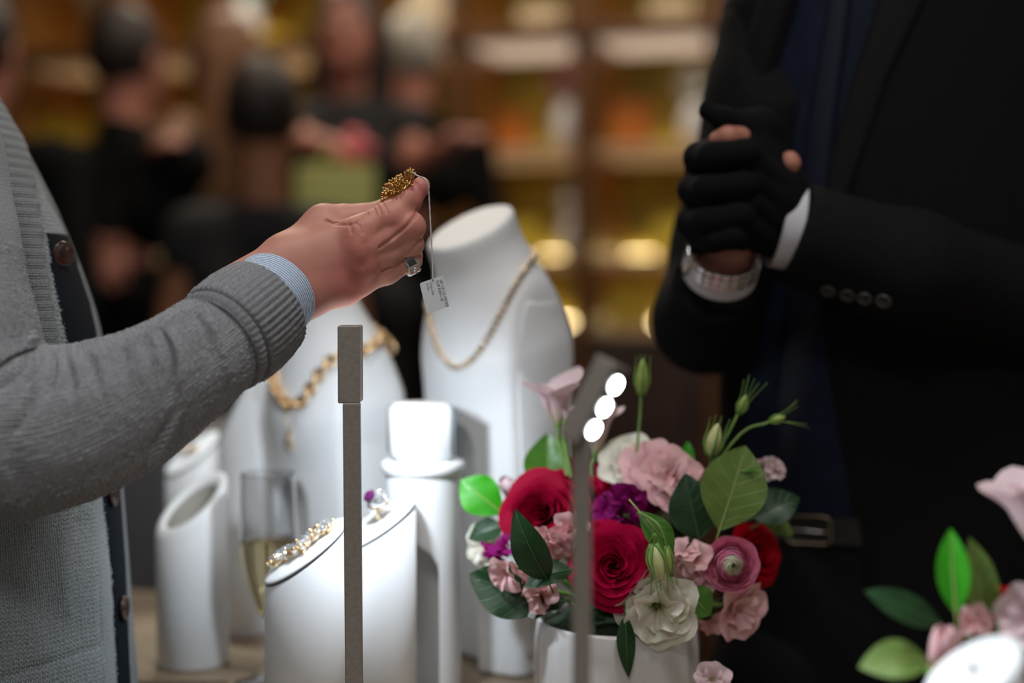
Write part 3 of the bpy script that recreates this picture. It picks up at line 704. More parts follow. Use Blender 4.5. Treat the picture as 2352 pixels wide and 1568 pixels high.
# diamond line necklace
p, n_ = ray_line(bvH, [(1238, 578), (1213, 608), (1182, 660), (1150, 722), (1118, 782), (1085, 826), (1050, 843), (1018, 818), (1000, 778), (991, 738), (986, 700)], 1.4)
pb, nb = back_line(bvH, LH, p[0], p[-1])
PP = np.concatenate([p, pb[::-1]]); NN = np.concatenate([n_, nb[::-1]])
pts, ns_ = resample(PP, NN, .0068)
t = thing('diamond_necklace', 'gold and diamond line necklace hanging on the tall right bust', 'necklace', pts[:, :].min(0))
for i in range(len(pts)):
    R = frame(ns_[i]); c = pts[i] + ns_[i] * .0012
    v, f = lathe_vf([(.0024, -.0012), (.0033, .0006), (.0034, .0022), (.0028, .0026)], 9, c, R); lk = mk('link', v, f, GOLD, t)
    v, f = gem_vf(c + ns_[i] * .0022, .0030, frame(nrm(ns_[i] + RNG.normal(size=3) * .22))); mk('stone', v, f, DIAMOND, lk, False)
# chunky gold chain
p, n_ = ray_line(bvG, [(905, 792), (872, 782), (841, 802), (800, 815), (760, 833), (727, 877), (705, 916), (680, 930), (661, 921), (642, 888), (632, 849), (640, 800)], 1.46)
pb, nb = back_line(bvG, LG, p[0], p[-1])
pts, ns_ = resample(np.concatenate([p, pb[::-1]]), np.concatenate([n_, nb[::-1]]), .0082)
t = thing('gold_chain', 'chunky gold link chain hanging on the left bust', 'necklace', pts.min(0))
tn = nrm(np.gradient(pts, axis=0)); a = np.linspace(0, 2 * PI, 16, endpoint=False)
for i in range(len(pts)):
    b = np.cross(ns_[i], tn[i]); w = b if i % 2 else nrm(b * .45 + ns_[i] * .9)
    pth = pts[i] + ns_[i] * .0045 + .0068 * np.cos(a)[:, None] * tn[i] + .0052 * np.sin(a)[:, None] * w
    v, f = tube_vf(pth, .0019, 7, hint=np.cross(tn[i], w), closed=True); mk('link', v, f, GOLD, t)
# thin pendant chain
pp, pn = ray_line(bvG, [(652, 905), (656, 940), (662, 975), (668, 990), (674, 975), (688, 940), (700, 922)], 1.45, 60)
t = thing('pendant_necklace', 'fine chain with a gold drop pendant below the chunky chain', 'necklace', pp.min(0))
v, f = tube_vf(pp + pn * .0012, .0004, 6); mk('fine_chain', v, f, GOLD, t)
c0, n0 = on_surface(bvG, 668, 1012, 1.45); mb = MB(); R = frame(n0)
mb.add(*lathe_vf([(.003, -.001), (.0052, .0012), (.0045, .0025)], 12, c0 + n0 * .0015, R)); mb.add(*lathe_vf([(.002, -.001), (.0034, .001), (.003, .002)], 12, c0 + n0 * .0015 + [0, 0, .0085], R)); mb.add(*lathe_vf([(.0015, -.001), (.0028, .001), (.002, .002)], 12, c0 + n0 * .0015 - [0, 0, .0075], R))
pdnt = mk('pendant_drop', np.concatenate(mb.v), mb.f, GOLD, t)
v, f = gem_vf(c0 + n0 * .003, .004, R); mk('stone', v, f, DIAMOND, pdnt, False)

# ------------------------------------------------------------------ jewels on the risers
def on_plane(c, a, b, x, y): return np.array([c[0] + x, c[1] + y, c[2] + a * x + b * y + .0016])
nA = nrm([-.68, -.22, 1]); nB = nrm([-.60, -.22, 1])
t = thing('cluster_bracelet', 'gold bracelet of diamond clusters on the riser left of the lamp', 'bracelet', on_plane(cA, .68, .22, 0, 0))
r = np.random.default_rng(11)
for i in range(11):
    q = i / 10; x = -.023 + .046 * q; y = -.004 + .004 * math.sin(q * 9); base = on_plane(cA, .68, .22, x, y) + nA * .0066
    mb = MB(); ms = MB()
    for k in range(7):
        dv = r.normal(size=3) * [.0026, .0038, .0032]; c = base + dv; rr = r.uniform(.0012, .0022)
        mb.add(*sphere_vf(c, rr, nu=8, nv=6))
    mb.add(*sphere_vf(base - nA * .002, (.003, .003, .003), nu=8, nv=6))
    lk = mb.build('cluster', GOLD, t)
    for k in range(7):
        dn = nrm(nA * .7 + r.normal(size=3) * .7 + [0, -.5, 0]); ms.add(*gem_vf(base + dn * .0050, r.uniform(.0016, .0027), frame(dn)))
    ms.build('stones', DIAMOND, lk, False)
base = on_plane(cB, .60, .22, .0085, -.004); up = nrm(nB + [-.25, -.1, .35])
t = thing('cocktail_ring', 'cocktail ring with a purple stone and diamonds on the riser right of the lamp', 'ring', base)
ax1 = nrm(np.cross(up, [0.3, -1, 0])); a = np.linspace(0, 2 * PI, 28, endpoint=False)
v, f = tube_vf(base + up * .0055 + .0075 * (np.cos(a)[:, None] * ax1 + np.sin(a)[:, None] * up), .0011, 8, hint=np.cross(ax1, up), closed=True); mk('band', v, f, GOLD, t)
hd = base + up * .0150
v, f = lathe_vf([(.003, -.004), (.0075, -.001), (.0082, .001), (.006, .003), (0, .004)], 14, hd, frame(up)); mk('head_setting', v, f, GOLD, t)
r = np.random.default_rng(5)
for k in range(26):
    dn = nrm(up * .6 + r.normal(size=3)); v, f = gem_vf(hd + dn * [.0090, .0085, .0095], r.uniform(.0024, .0042), frame(dn)); mk('stone', v, f, DIAMOND, t, False)
dn = nrm([-.6, -.5, .6]); v, f = gem_vf(hd + dn * .0115, .0062, frame(dn), 12); setp(mk('centre_stone', v, f, AMETHYST, t, False), 'purple oval stone')
base = on_plane(cE, .62, .42, -.004, -.004)
t = thing('pearl_earring', 'pearl and gold earring on the riser behind the hollow tube', 'earring', base)
PEARL = pm('pearl', (0.85, 0.72, 0.62), 0.15, Coat_Weight=0.6)
v, f = sphere_vf(base + [-.002, 0, .0065], .0062, nu=16, nv=10); mk('pearl', v, f, PEARL, t)
v, f = lathe_vf([(.004, -.002), (.006, .002), (.003, .004)], 12, base + [.007, -.003, .006]); mk('gold_setting', v, f, GOLD, t)
v, f = gem_vf(base + [.007, -.004, .010], .0045); mk('stone', v, f, DIAMOND, t, False)
base = on_plane(cN, .62, .25, 0, 0)
t = thing('diamond_stud', 'small diamond stud on the riser in the near right corner', 'earring', base)
v, f = lathe_vf([(.002, 0), (.003, .001), (.002, .0025)], 10, base, frame(nrm([-.62, -.25, 1]))); mk('setting', v, f, STEEL, t)
v, f = gem_vf(base + nrm([-.62, -.25, 1]) * .003, .003, frame(nrm([-.62, -.25, 1]))); mk('stone', v, f, DIAMOND, t, False)

# ------------------------------------------------------------------ champagne flute
GLASS, nt, b = newmat('clear_glass'); b.inputs['Transmission Weight'].default_value = 1; b.inputs['Roughness'].default_value = 0; b.inputs['IOR'].default_value = 1.45
WINE, nt, b = newmat('champagne'); b.inputs['Transmission Weight'].default_value = 1; b.inputs['Roughness'].default_value = 0; b.inputs['IOR'].default_value = 1.34; b.inputs['Base Color'].default_value = (0.95, 0.80, 0.45, 1)
d = 1.335; c = P(617, 1300, d); z = lambda py: P(617, py, d)[2]
zr, zl, zb = z(1086), z(1236), z(1425)
t = thing('champagne_flute', 'half full champagne flute between the hollow tube and the bracelet riser', 'glass', (c[0], c[1], CT))
R0 = .0262
out = [(0.032, CT + .0005), (.033, CT + .0015), (.02, CT + .004), (.005, CT + .008), (.0035, CT + .02), (.0035, zb - .012), (.005, zb - .004)]
for q in np.linspace(0, 1, 15): out.append((.005 + (R0 * 1.03 - .005) * math.sin(min(1, q * 1.7) * PI / 2) ** .75 if q < .58 else R0 * (1.03 - .05 * (q - .58) / .42), zb + (zr - zb) * q))
out.insert(-1, (out[-1][0] + .00005, zr - .0012))
inn = [(max(rr - .0011, .0004), zz) for rr, zz in out[8:]][::-1]; inn.append((0, zb + .0015))
v, f = lathe_vf(out + inn, 40, (c[0], c[1], 0)); mk('flute', v, f, GLASS, t)
liq = [(0, zb + .0018)] + [(max(rr - .00105, .0005), zz) for rr, zz in out[8:] if zz < zl]; rl = np.interp(zl, [zz for rr, zz in out[7:]], [rr for rr, zz in out[7:]]) - .00105
liq += [(rl, zl), (0, zl)]
v, f = lathe_vf(liq, 40, (c[0], c[1], 0)); mk('champagne', v, f, WINE, t)
# ================================================================== the customer in the grey cardigan
KNIT_BODY = knit('grey_knit_body', c8(170, 178, 181), .0046, .0036, 1.0, dist=.0012)
KNIT_SLEEVE = knit('grey_knit_sleeve', c8(174, 176, 182), .0031, .0033, 1.0, dist=.0012)
KNIT_CUFF = knit('grey_rib_cuff', c8(172, 174, 181), .0026, .0026, 1.0, rib=2, ribd=.5, dist=.0020)
KNIT_BAND = knit('grey_rib_band', c8(164, 171, 174), .0042, .0034, 1.0, rib=2, ribd=.8, dist=.0022)
TAPE = pm('navy_grosgrain', (0.010, 0.013, 0.019), 0.8, noise=0.25, nscale=400, bump=0.4, bscale=900, Specular_IOR_Level=.1)
HORN = pm('brown_horn_button', c8(58, 30, 22), 0.28, noise=0.45, nscale=60, Coat_Weight=0.3)
THREAD = pm('dark_thread', (0.03, 0.03, 0.035), 0.9)
DENIM = pm('dark_trousers', (0.02, 0.022, 0.03), 0.85, noise=0.2, nscale=200)
def knit_disp(u, v, cw, rh, amp):
    jit = .25 * np.sin(u * 900 + 3 * np.sin(v * 310)) + .2 * np.sin(v * 700 + u * 400)
    x = u / cw + .12 * jit; y = v / rh + .3 * jit; ax = np.abs(x - np.floor(x) - .5); leg = np.maximum(0, 1 - np.abs(ax - .25) * 4) ** .6
    q = y + ax * 1.6; yy = q - np.floor(q); row = np.sin(PI * yy) ** .7; r = np.sin(np.floor(x * 2) * 12.9898 + np.floor(q) * 78.233) * 43758.5453; r = r - np.floor(r)
    return amp * (leg * row * (.6 + .8 * r) - .35)
def plain_disp(u, v, cw, rh, amp):
    jit = .25 * np.sin(u * 700 + 3 * np.sin(v * 250)) + .2 * np.sin(v * 500 + u * 300)
    x = u / cw + .15 * jit; fx = x - np.floor(x); q = v / rh + .5 * np.floor(x) + .7 * fx + .35 * jit; yy = q - np.floor(q)
    r = np.sin(np.floor(x) * 12.9898 + np.floor(q) * 78.233) * 43758.5453; r = r - np.floor(r)
    return amp * (np.sin(PI * fx) ** .8 * (.5 + .5 * np.sin(PI * yy)) * (.65 + .7 * r) - .4)
cust = thing('person', 'person in a grey button cardigan and striped shirt holding up a brooch', 'person', (-.46, 1.2, 0))

# ---- torso: closed loft fitted so that its outline runs where the photograph shows it
DT = 1.235; RX, RY = .125, .142
sil = np.array([(-220, -190), (-100, -128), (0, -85), (120, -42), (220, 2), (300, 50), (400, 100), (500, 148), (600, 186), (700, 220), (760, 236), (900, 260), (1100, 284), (1200, 291), (1300, 299), (1450, 309), (1568, 320), (1760, 326)], float) - np.array([0, 9.0])
rows = np.concatenate([np.linspace(-220, 190, 40), np.linspace(192, 1600, 620), np.linspace(1610, 1760, 12)]); NPH = 470
rr_ = np.linspace(-220, 1760, 230); k = np.ones(9) / 9; silx = np.interp(rows, rr_, np.convolve(np.pad(np.interp(rr_, sil[:, 0], sil[:, 1]), 4, 'edge'), k, 'valid'))
zrow = np.array([P(300, y, DT)[2] for y in rows])
phi = np.concatenate([np.linspace(-PI * .97, -1.95, 40, endpoint=False), np.linspace(-1.95, .15, 370, endpoint=False), np.linspace(.15, PI * 1.03, 60, endpoint=False)])
def sect(ph, cx, z): return np.stack([cx + RX * np.cos(ph), DT + RY * np.sin(ph), np.full_like(ph, z)], -1)
cxs = []
pht = np.linspace(-.6, 1.6, 200)
for i in range(len(rows)):
    lo, hi = -1.2, .3
    for _ in range(30):
        mid = (lo + hi) / 2
        if proj(sect(pht, mid, zrow[i]))[0].max() < silx[i]: lo = mid
        else: hi = mid
    cxs.append(lo)
cxs = np.array(cxs)
def tor(ph, yy, off=0.0):
    """point on the torso at angle ph, picture row yy, pushed out by off"""
    z = np.interp(yy, rows, zrow); cx = np.interp(yy, rows, cxs); n = nrm(np.stack([np.cos(ph) / RX, np.sin(ph) / RY, np.zeros_like(ph)], -1))
    return np.stack([cx + RX * np.cos(ph), DT + RY * np.sin(ph), z], -1) + n * np.asarray(off)[..., None]
def phi_at(px, yy):
    """near-side angle where column px is met in row yy"""
    ph = np.linspace(-PI * .8, .9, 500); q = proj(tor(ph, np.full(500, float(yy))))[0]; k = int(np.argmax(q)); return float(np.interp(px, q[:k + 1], ph[:k + 1]))
def folds_body(px, py):
    w = np.zeros_like(px)
    for pts, dep, wid in ((((205, 1165), (214, 1250), (214, 1350), (222, 1568)), .0022, 9), (((152, 1150), (140, 1250), (150, 1400)), .0022, 14), (((80, 1180), (60, 1300), (90, 1500)), .0025, 30),
                          (((20, 420), (50, 600), (70, 760)), -.002, 14), (((180, 1200), (178, 1400), (190, 1568)), -.002, 12), (((240, 1480), (120, 1520), (0, 1560)), -.0012, 10)):
        w += dep * np.exp(-(polydist(px, py, pts) / wid) ** 2)
    return w
def polyfold(px, py, pts, wid):
    p = np.array(catmull(pts, 24)); best = np.full(px.shape, 1e9); tt = np.zeros(px.shape)
    for i in range(len(p) - 1):
        a, b = p[i], p[i + 1]; ab = b - a; t_ = np.clip(((px - a[0]) * ab[0] + (py - a[1]) * ab[1]) / (ab @ ab + 1e-9), 0, 1)
        d = (px - a[0] - t_ * ab[0]) ** 2 + (py - a[1] - t_ * ab[1]) ** 2; q = d < best; best = np.where(q, d, best); tt = np.where(q, (i + t_) / (len(p) - 1), tt)
    return np.exp(-best / wid ** 2) * smooth01(np.minimum(tt, 1 - tt) / .32)
def polydist(px, py, pts):
    pts = np.array(catmull(pts, 24)); best = np.full(px.shape, 1e9)
    for i in range(len(pts) - 1):
        a, b = pts[i], pts[i + 1]; ab = b - a; t_ = np.clip(((px - a[0]) * ab[0] + (py - a[1]) * ab[1]) / (ab @ ab + 1e-9), 0, 1)
        best = np.minimum(best, (px - a[0] - t_ * ab[0]) ** 2 + (py - a[1] - t_ * ab[1]) ** 2)
    return np.sqrt(best)
PH, RW = np.meshgrid(phi, rows); V0 = tor(PH, RW)
px0, py0 = proj(V0); near = (np.sin(PH) < .3)
off = folds_body(px0, py0) * near + knit_disp(PH * .15, -RW * .00037, .0046, .0036, .0011) * (PH > -1.95) * (PH < .15) * (RW > 190) * (RW < 1605)
V1 = tor(PH, RW, off)
uv = np.stack([PH * .15, -RW * .00037], -1)
f = grid_faces(len(rows), NPH, True, flip=True).tolist() + cap_faces(range(NPH)) + cap_faces(range((len(rows) - 1) * NPH, len(rows) * NPH), True)
mk('cardigan', V1, f, KNIT_BODY, cust, uv=uv)
def strip(name, mat, left, right, y0, y1, thick, ny=160, nx=14, rnd=.35, uvs=(1, 1), wob=0.0, swap=False):
    """raised band between two px curves (lists of (y, x)); 'sil' = the outline"""
    ys = np.linspace(y0, y1, ny); L = np.array(left, float); V = []; U = []
    for y in ys:
        a = phi_at(np.interp(y, L[:, 0], L[:, 1]), y)
        if right == 'sil': b = phi_at(1e9, y) + .28
        else: R_ = np.array(right, float); b = phi_at(np.interp(y, R_[:, 0], R_[:, 1]), y)
        s = np.linspace(0, 1, nx); e = np.clip(np.minimum(s, 1 - s) / rnd, 0, 1); hgt = thick * np.sqrt(1 - (1 - e) ** 2) + wob * math.sin(y * .11) * np.exp(-((s - 1) / .2) ** 2)
        ph = a + (b - a) * s; V.append(tor(ph, np.full(nx, y), hgt - .0012)); U.append(np.stack([ph * .15, np.full(nx, -y * .00037)], -1))
    V = np.array(V); U = np.array(U); ins_ = tor(np.array([.5]), np.array([500.]))
    if swap: U = U[..., ::-1]
    return mk(name, V, grid_faces(ny, nx, False, flip=True), mat, cust, uv=U)
strip('ribbed_collar', KNIT_BAND, [(150, -90), (300, -18), (360, 0), (519, 26), (576, 41), (640, 57), (800, 88)], [(150, -20), (240, 22), (318, 53), (379, 69), (423, 78), (487, 88), (551, 97), (608, 101), (680, 116), (800, 134)], 160, 820, .0065, swap=True, wob=.0016)
strip('front_edge', KNIT_BAND, [(150, -62), (300, 30), (379, 71), (455, 106), (503, 141), (535, 163), (611, 178), (697, 207), (760, 222), (1130, 275), (1300, 287), (1450, 294), (1760, 308)], 'sil', 160, 1755, .0034, ny=260, nx=12)
strip('button_tape', TAPE, [(535, 98), (550, 100), (611, 106), (700, 124), (800, 146), (1000, 205), (1130, 229), (1300, 251), (1450, 259), (1568, 268), (1760, 276)], [(535, 160), (550, 166), (611, 179), (697, 208), (760, 223), (1130, 276), (1300, 288), (1450, 295), (1760, 309)], 537, 1755, .0026, ny=200, nx=8, rnd=.15)
strip('inner_band', KNIT_BODY, [(780, 88), (1000, 175), (1130, 199), (1300, 222), (1450, 232), (1760, 246)], [(780, 134), (1000, 207), (1130, 231), (1300, 252), (1450, 260), (1760, 277)], 800, 1755, .0035, ny=160, nx=10, rnd=.4)
def button(px, py, r=.0108, fwd=.0):
    ph = phi_at(px, py); c = tor(np.array(ph), np.array(float(py)), .0032); n = nrm(nrm([math.cos(ph) / RX, math.sin(ph) / RY, 0]) + [0, -fwd, 0]); c = c + n * .0045 * fwd; R = frame(n)
    v, f = lathe_vf([(r * .5, -.0012), (r * .96, -.0006), (r, .0010), (r * .95, .0022), (r * .84, .0026), (r * .72, .0017), (r * .35, .0009), (0, .0008)], 32, c, R); bt = mk('button', v, f, HORN, cust)
    mb = MB()
    for a in range(4):
        q = R @ np.array([.0021 * math.cos(a * PI / 2 + .8), .0021 * math.sin(a * PI / 2 + .8), .0010]); mb.add(*lathe_vf([(.0009, -.0002), (.0009, .0003), (0, .0003)], 8, c + q, R))
    for sgn in (1, -1):
        e = R @ np.array([.0021 * math.cos(.8), .0021 * sgn * math.sin(.8) * 1.0, .0013]); g = R @ np.array([-.0021 * math.cos(.8), -.0021 * sgn * math.sin(.8), .0013]); mb.add(*tube_vf([c + e, c + (e + g) / 2 + n * .0006, c + g], .00045, 6, hint=n))
    mb.build('stitching', THREAD, bt)
button(131, 584, fwd=.6); button(252, 1130); button(276, 1392)

# ---- sleeve
def loft(cent, rad, nt, disp=None, cam=(0, -1, 0), th=None):
    cent = np.asarray(cent); tan = nrm(np.gradient(cent, axis=0)); cd = V3(cam); e2 = nrm(cd - (tan @ cd)[:, None] * tan); e1 = np.cross(tan, e2)
    th = np.linspace(-PI, PI, nt, endpoint=False) if th is None else th; dirs = np.cos(th)[None, :, None] * e2[:, None] + np.sin(th)[None, :, None] * e1[:, None]
    v = cent[:, None] + rad[:, None, None] * dirs
    s = np.concatenate([[0], np.cumsum(np.linalg.norm(np.diff(cent, axis=0), axis=1))])
    if disp is not None: v = v + disp(s[:, None] + 0 * th, th[None, :] + 0 * s[:, None], v, dirs)[..., None] * dirs
    return v, s, th, dirs
sl = np.array([(-215, 120, 1.09, 185), (-200, 300, 1.08, 190), (-160, 600, 1.068, 205), (-112, 850, 1.06, 216), (-20, 975, 1.056, 214), (130, 980, 1.058, 190), (285, 927, 1.062, 163), (400, 857, 1.068, 138), (470, 810, 1.076, 126), (532, 767, 1.090, 116)], float)
ctrl = np.array([P(a, b, c) for a, b, c, r in sl]); rr = np.array([[m(r, c), 0, 0] for a, b, c, r in sl])
cent = catmull(ctrl, 420); rad = catmull(rr, 420)[:, 0]
# even spacing
ss = np.concatenate([[0], np.cumsum(np.linalg.norm(np.diff(cent, axis=0), axis=1))]); i0_ = ss[np.argmin(np.linalg.norm(cent - P(-160, 600, 1.068), axis=1))]; kk = np.concatenate([np.linspace(0, i0_, 60, endpoint=False), np.linspace(i0_, ss[-1], 780)]); NSL = len(kk); cent = np.stack([np.interp(kk, ss, cent[:, i]) for i in range(3)], 1); rad = np.interp(kk, ss, rad)
FOLDS = [(((352, 735), (374, 770), (391, 805), (396, 850), (388, 900), (372, 940)), -.0042, 9), (((372, 742), (402, 790), (412, 850), (402, 915)), .0030, 13), (((335, 745), (362, 800), (370, 860)), .0020, 14),
         (((88, 782), (60, 828), (28, 865), (-30, 915)), -.0075, 9), (((104, 812), (80, 850), (56, 892)), -.0055, 8), (((120, 800), (122, 850), (108, 925)), -.0050, 8), (((88, 880), (52, 960), (20, 1010)), -.0045, 11),
         (((108, 800), (92, 850), (70, 905)), .0030, 8), (((122, 800), (135, 860), (112, 960)), .0016, 12), (((66, 790), (75, 775), (90, 785)), .005, 10),
         (((138, 795), (160, 855), (168, 930)), -.0024, 11), (((155, 800), (185, 870), (180, 960)), .0016, 14), (((178, 795), (212, 840), (230, 920)), -.0022, 12), (((212, 790), (240, 850), (250, 940)), .0014, 16),
         (((258, 780), (285, 830), (292, 920)), -.0016, 14), (((300, 765), (325, 830), (330, 920)), .0012, 16),
         (((416, 935), (396, 985), (360, 1045), (310, 1090)), .0030, 7), (((400, 930), (375, 990), (330, 1050)), -.0016, 9), (((430, 945), (415, 1000), (372, 1040)), -.0016, 9),
         (((428, 705), (462, 745), (482, 800), (488, 870)), -.0020, 10), (((440, 690), (490, 750), (520, 830), (525, 900)), .0022, 12), (((60, 1050), (160, 1060), (270, 1010)), .0014, 30), (((20, 960), (30, 1060), (70, 1150)), -.002, 22)]
def sdisp(s, th, v, dirs):
    px, py = proj(v); facing = np.clip(-(dirs[..., 1]) * 1.6 + .35, 0, 1); w = 0
    for pts, dep, wid in FOLDS: w = w + dep * polyfold(px, py, pts, wid)
    kn_ = plain_disp(th * .048 + 0 * s, s + 0 * th, .0029, .0037, .0013) * smooth01((1.95 - np.abs(th)) / .2) * (s > i0_)
    return w * facing + kn_ + .0010 * np.sin(s * 75 + 1.5 * np.sin(th * 2)) * np.sin(th * 3 + s * 20)
TH = np.concatenate([np.linspace(-PI, -1.95, 40, endpoint=False), np.linspace(-1.95, 1.95, 440, endpoint=False), np.linspace(1.95, PI, 40, endpoint=False)]); NTH = len(TH)
v, s, th, dr = loft(cent, rad, NTH, sdisp, th=TH)
uv = np.stack([th[None, :] * .048 + 0 * s[:, None], s[:, None] + 0 * th[None, :]], -1)
f = grid_faces(NSL, NTH, True, flip=True).tolist() + cap_faces(range(NTH)) + cap_faces(range((NSL - 1) * NTH, NSL * NTH), True)
mk('sleeve', v, f, KNIT_SLEEVE, cust, uv=uv)
# gathered strip before the cuff
def ring_loft(name, mat, A, B, rA, rB, thick, ns, nt, ribs=0, ribd=0, puff=0, uvw=.040, bow=None, endcap=True, wav=None):
    """tube section from A to B with wall thickness; rows run along s"""
    q = np.linspace(0, 1, ns); cent = A + (B - A) * q[:, None]; rad = rA + (rB - rA) * q + puff * np.sin(q * PI)
    e = np.clip(np.minimum(q, 1 - q) / .07, 0, 1); rad = rad - thick * (1 - np.sqrt(1 - (1 - e) ** 2)) * .9
    dsp = (lambda s, th, v, d: ribd * np.cos(ribs * th) * np.clip(np.minimum(s, s.max() - s) / .003, 0, 1) + (wav(s, th) if wav else 0)) if (ribs or wav) else None
    v, s, th, _ = loft(cent, rad, nt, dsp)
    vi, _, _, _ = loft(cent, np.full(ns, min(rA, rB) - thick), nt)
    V = np.concatenate([v, vi[::-1]]); n2 = 2 * ns
    f = grid_faces(n2, nt, True, flip=True).tolist() + [[int((n2 - 1) * nt + j), int((n2 - 1) * nt + (j + 1) % nt), int((j + 1) % nt), int(j)] for j in range(nt)]
    U = np.stack([np.broadcast_to(th[None, :] * uvw, (n2, nt)), np.concatenate([s, s[::-1]])[:, None] + 0 * th[None, :]], -1)
    return mk(name, V, f, mat, cust, uv=U)
cA0 = P(500, 790, 1.076); cA1 = P(519, 776, 1.083); cB0 = P(521, 774.5, 1.084); cB1 = P(611, 700, 1.117)
ax_ = nrm(cB1 - cB0)
ring_loft('gathered_hem', KNIT_CUFF, cA0, cA1, m(126, 1.06), m(124, 1.067), .004, 10, 400, ribs=52, ribd=.0006, puff=.001)
ring_loft('ribbed_cuff', KNIT_CUFF, cB0, cB1, m(131, 1.085), m(118, 1.115), .0055, 120, 760, ribs=52, ribd=.0005, puff=.002, wav=lambda s, th: knit_disp(th * .040 + 0 * s, s + 0 * th, .0026, .0026, .0007))
STRIPE, nt, b = newmat('blue_striped_cotton'); uvn = nt.nodes.new('ShaderNodeUVMap'); sx = nt.nodes.new('ShaderNodeSeparateXYZ'); nt.links.new(uvn.outputs['UV'], sx.inputs[0])
wn = nt.nodes.new('ShaderNodeTexNoise'); wn.inputs['Scale'].default_value = 500; nt.links.new(uvn.outputs['UV'], wn.inputs['Vector'])
fr = mathn(nt, 'FRACT', mathn(nt, 'ADD', mathn(nt, 'MULTIPLY', sx.outputs[1], 1 / .00235), mathn(nt, 'MULTIPLY', wn.outputs['Fac'], .22)))
tri = mathn(nt, 'ABSOLUTE', mathn(nt, 'SUBTRACT', fr, .5)); fac = mathn(nt, 'SMOOTH_MIN', mathn(nt, 'MULTIPLY', mathn(nt, 'MAXIMUM', mathn(nt, 'SUBTRACT', tri, .20), 0.0), 14), 1.0, .1)
mx = nt.nodes.new('ShaderNodeMix'); mx.data_type = 'RGBA'; nt.links.new(fac, mx.inputs[0]); mx.inputs[6].default_value = (.08, .22, .48, 1); mx.inputs[7].default_value = (.80, .86, .92, 1)
nt.links.new(mx.outputs[2], b.inputs['Base Color']); b.inputs['Roughness'].default_value = .8
bp = nt.nodes.new('ShaderNodeBump'); bp.inputs['Strength'].default_value = .4; bp.inputs['Distance'].default_value = .0004; w2 = nt.nodes.new('ShaderNodeTexNoise'); w2.inputs['Scale'].default_value = 2500; nt.links.new(uvn.outputs['UV'], w2.inputs['Vector']); nt.links.new(w2.outputs['Fac'], bp.inputs['Height']); nt.links.new(bp.outputs['Normal'], b.inputs['Normal'])
cS0 = P(575, 728, 1.098); cS1 = P(633, 671, 1.130)
ring_loft('shirt_cuff', STRIPE, cS0, cS1, m(107, 1.09), m(106, 1.115), .0022, 30, 220, wav=lambda s, th: .0008 * np.sin(th * 2 + 1) * np.sin(s * 60))

# ---- hand (right hand, back towards the camera, thumb uppermost behind the index finger)
ZD = 1.140
def Hz(zx, zy, dz=0.0): return P(560 + zx / 3.734, 360 + zy / 3.734, ZD + dz)
zr_ = lambda r: m(r / 3.734, ZD)
def hchain(g, pts, k): return g.chain([Hz(*p[:3]) for p in pts], [zr_(p[3]) for p in pts], k)
pl = Sdf(Hz(-260, 1560) - [0, .055, 0], Hz(1660, 120) + [0, .085, 0], .0010)
palm = pl
for seg in ([(-160, 1180, -.022, 205), (370, 890, .002, 208)], [(-60, 1300, -.024, 205), (380, 1040, 0, 205)], [(60, 1450, -.022, 200), (525, 1172, .002, 205)],
            [(370, 890, .002, 208), (960, 655, .004, 135)], [(430, 1000, 0, 190), (1000, 795, 0, 128)], [(480, 1090, 0, 190), (1000, 935, .003, 120)], [(525, 1172, .002, 205), (860, 1100, .006, 160), (1000, 1068, .010, 122)],
            [(360, 880, .012, 200), (690, 592, .024, 168)], [(690, 592, .024, 168), (820, 760, .014, 120)]):
    hchain(palm, seg, .010)
hchain(palm, [(700, 880, .012, 170), (860, 800, .012, 150)], .012)
fing = None
CH = {'index': [(940, 670, .004, 132), (1080, 610, .003, 130), (1255, 528, .006, 124), (1420, 372, .010, 100), (1515, 258, .014, 70), (1528, 238, .015, 60)],
      'middle': [(1000, 795, 0, 118), (1230, 700, .002, 108), (1428, 600, .007, 104), (1440, 570, .030, 86), (1350, 520, .046, 70)],
      'ring': [(1000, 932, .003, 112), (1230, 840, .006, 102), (1440, 752, .012, 97), (1448, 730, .036, 84), (1340, 680, .05, 66)],
      'little': [(1000, 1066, .010, 118), (1230, 990, .013, 98), (1440, 892, .018, 82), (1452, 850, .036, 72), (1370, 800, .05, 60)],
      'thumb': [(690, 592, .024, 166), (860, 556, .029, 146), (1010, 540, .033, 132), (1240, 470, .036, 112), (1380, 365, .032, 92), (1430, 310, .030, 74)]}
for nm_, ch in CH.items():
    g = pl.like(); hchain(g, ch, .005)
    fing = g.F if fing is None else smin(fing, g.F, .0011)
kn = pl.like()
palm.F = smin(palm.F, fing, .0045)
# knuckle swellings, thumb-web creases and tendons
for (x, y, dz, r) in ((985, 655, -.0050, 120), (1010, 800, -.008, 118), (1010, 940, -.004, 110), (1250, 530, .004, 122), (1428, 600, .004, 100)): hchain(palm, [(x - 12, y + 4, dz, r * .92), (x + 12, y - 4, dz, r * .92)], .010)
for pts, r in (([(700, 552, .004), (800, 578, .002), (880, 584, .001), (945, 572, .001)], 10), ([(930, 576, .002), (990, 520, .004), (1060, 478, .010)], 9), ([(1040, 600, -.016), (1120, 560, -.014)], 4)):
    for i in range(len(pts) - 1): palm.cone(Hz(*pts[i]), Hz(*pts[i + 1]), zr_(r), zr_(r), .0025, cut=True)
v, f = palm.mesh(2)
def vnormals(v, f):
    n = np.cross(v[f[:, 1]] - v[f[:, 0]], v[f[:, 2]] - v[f[:, 0]]); o = np.zeros_like(v)
    for k in range(4): np.add.at(o, f[:, k], n)
    return nrm(o)
vn = vnormals(v, f); hx, hy = proj(v); fc = np.clip(-vn[:, 1] * 2, 0, 1)
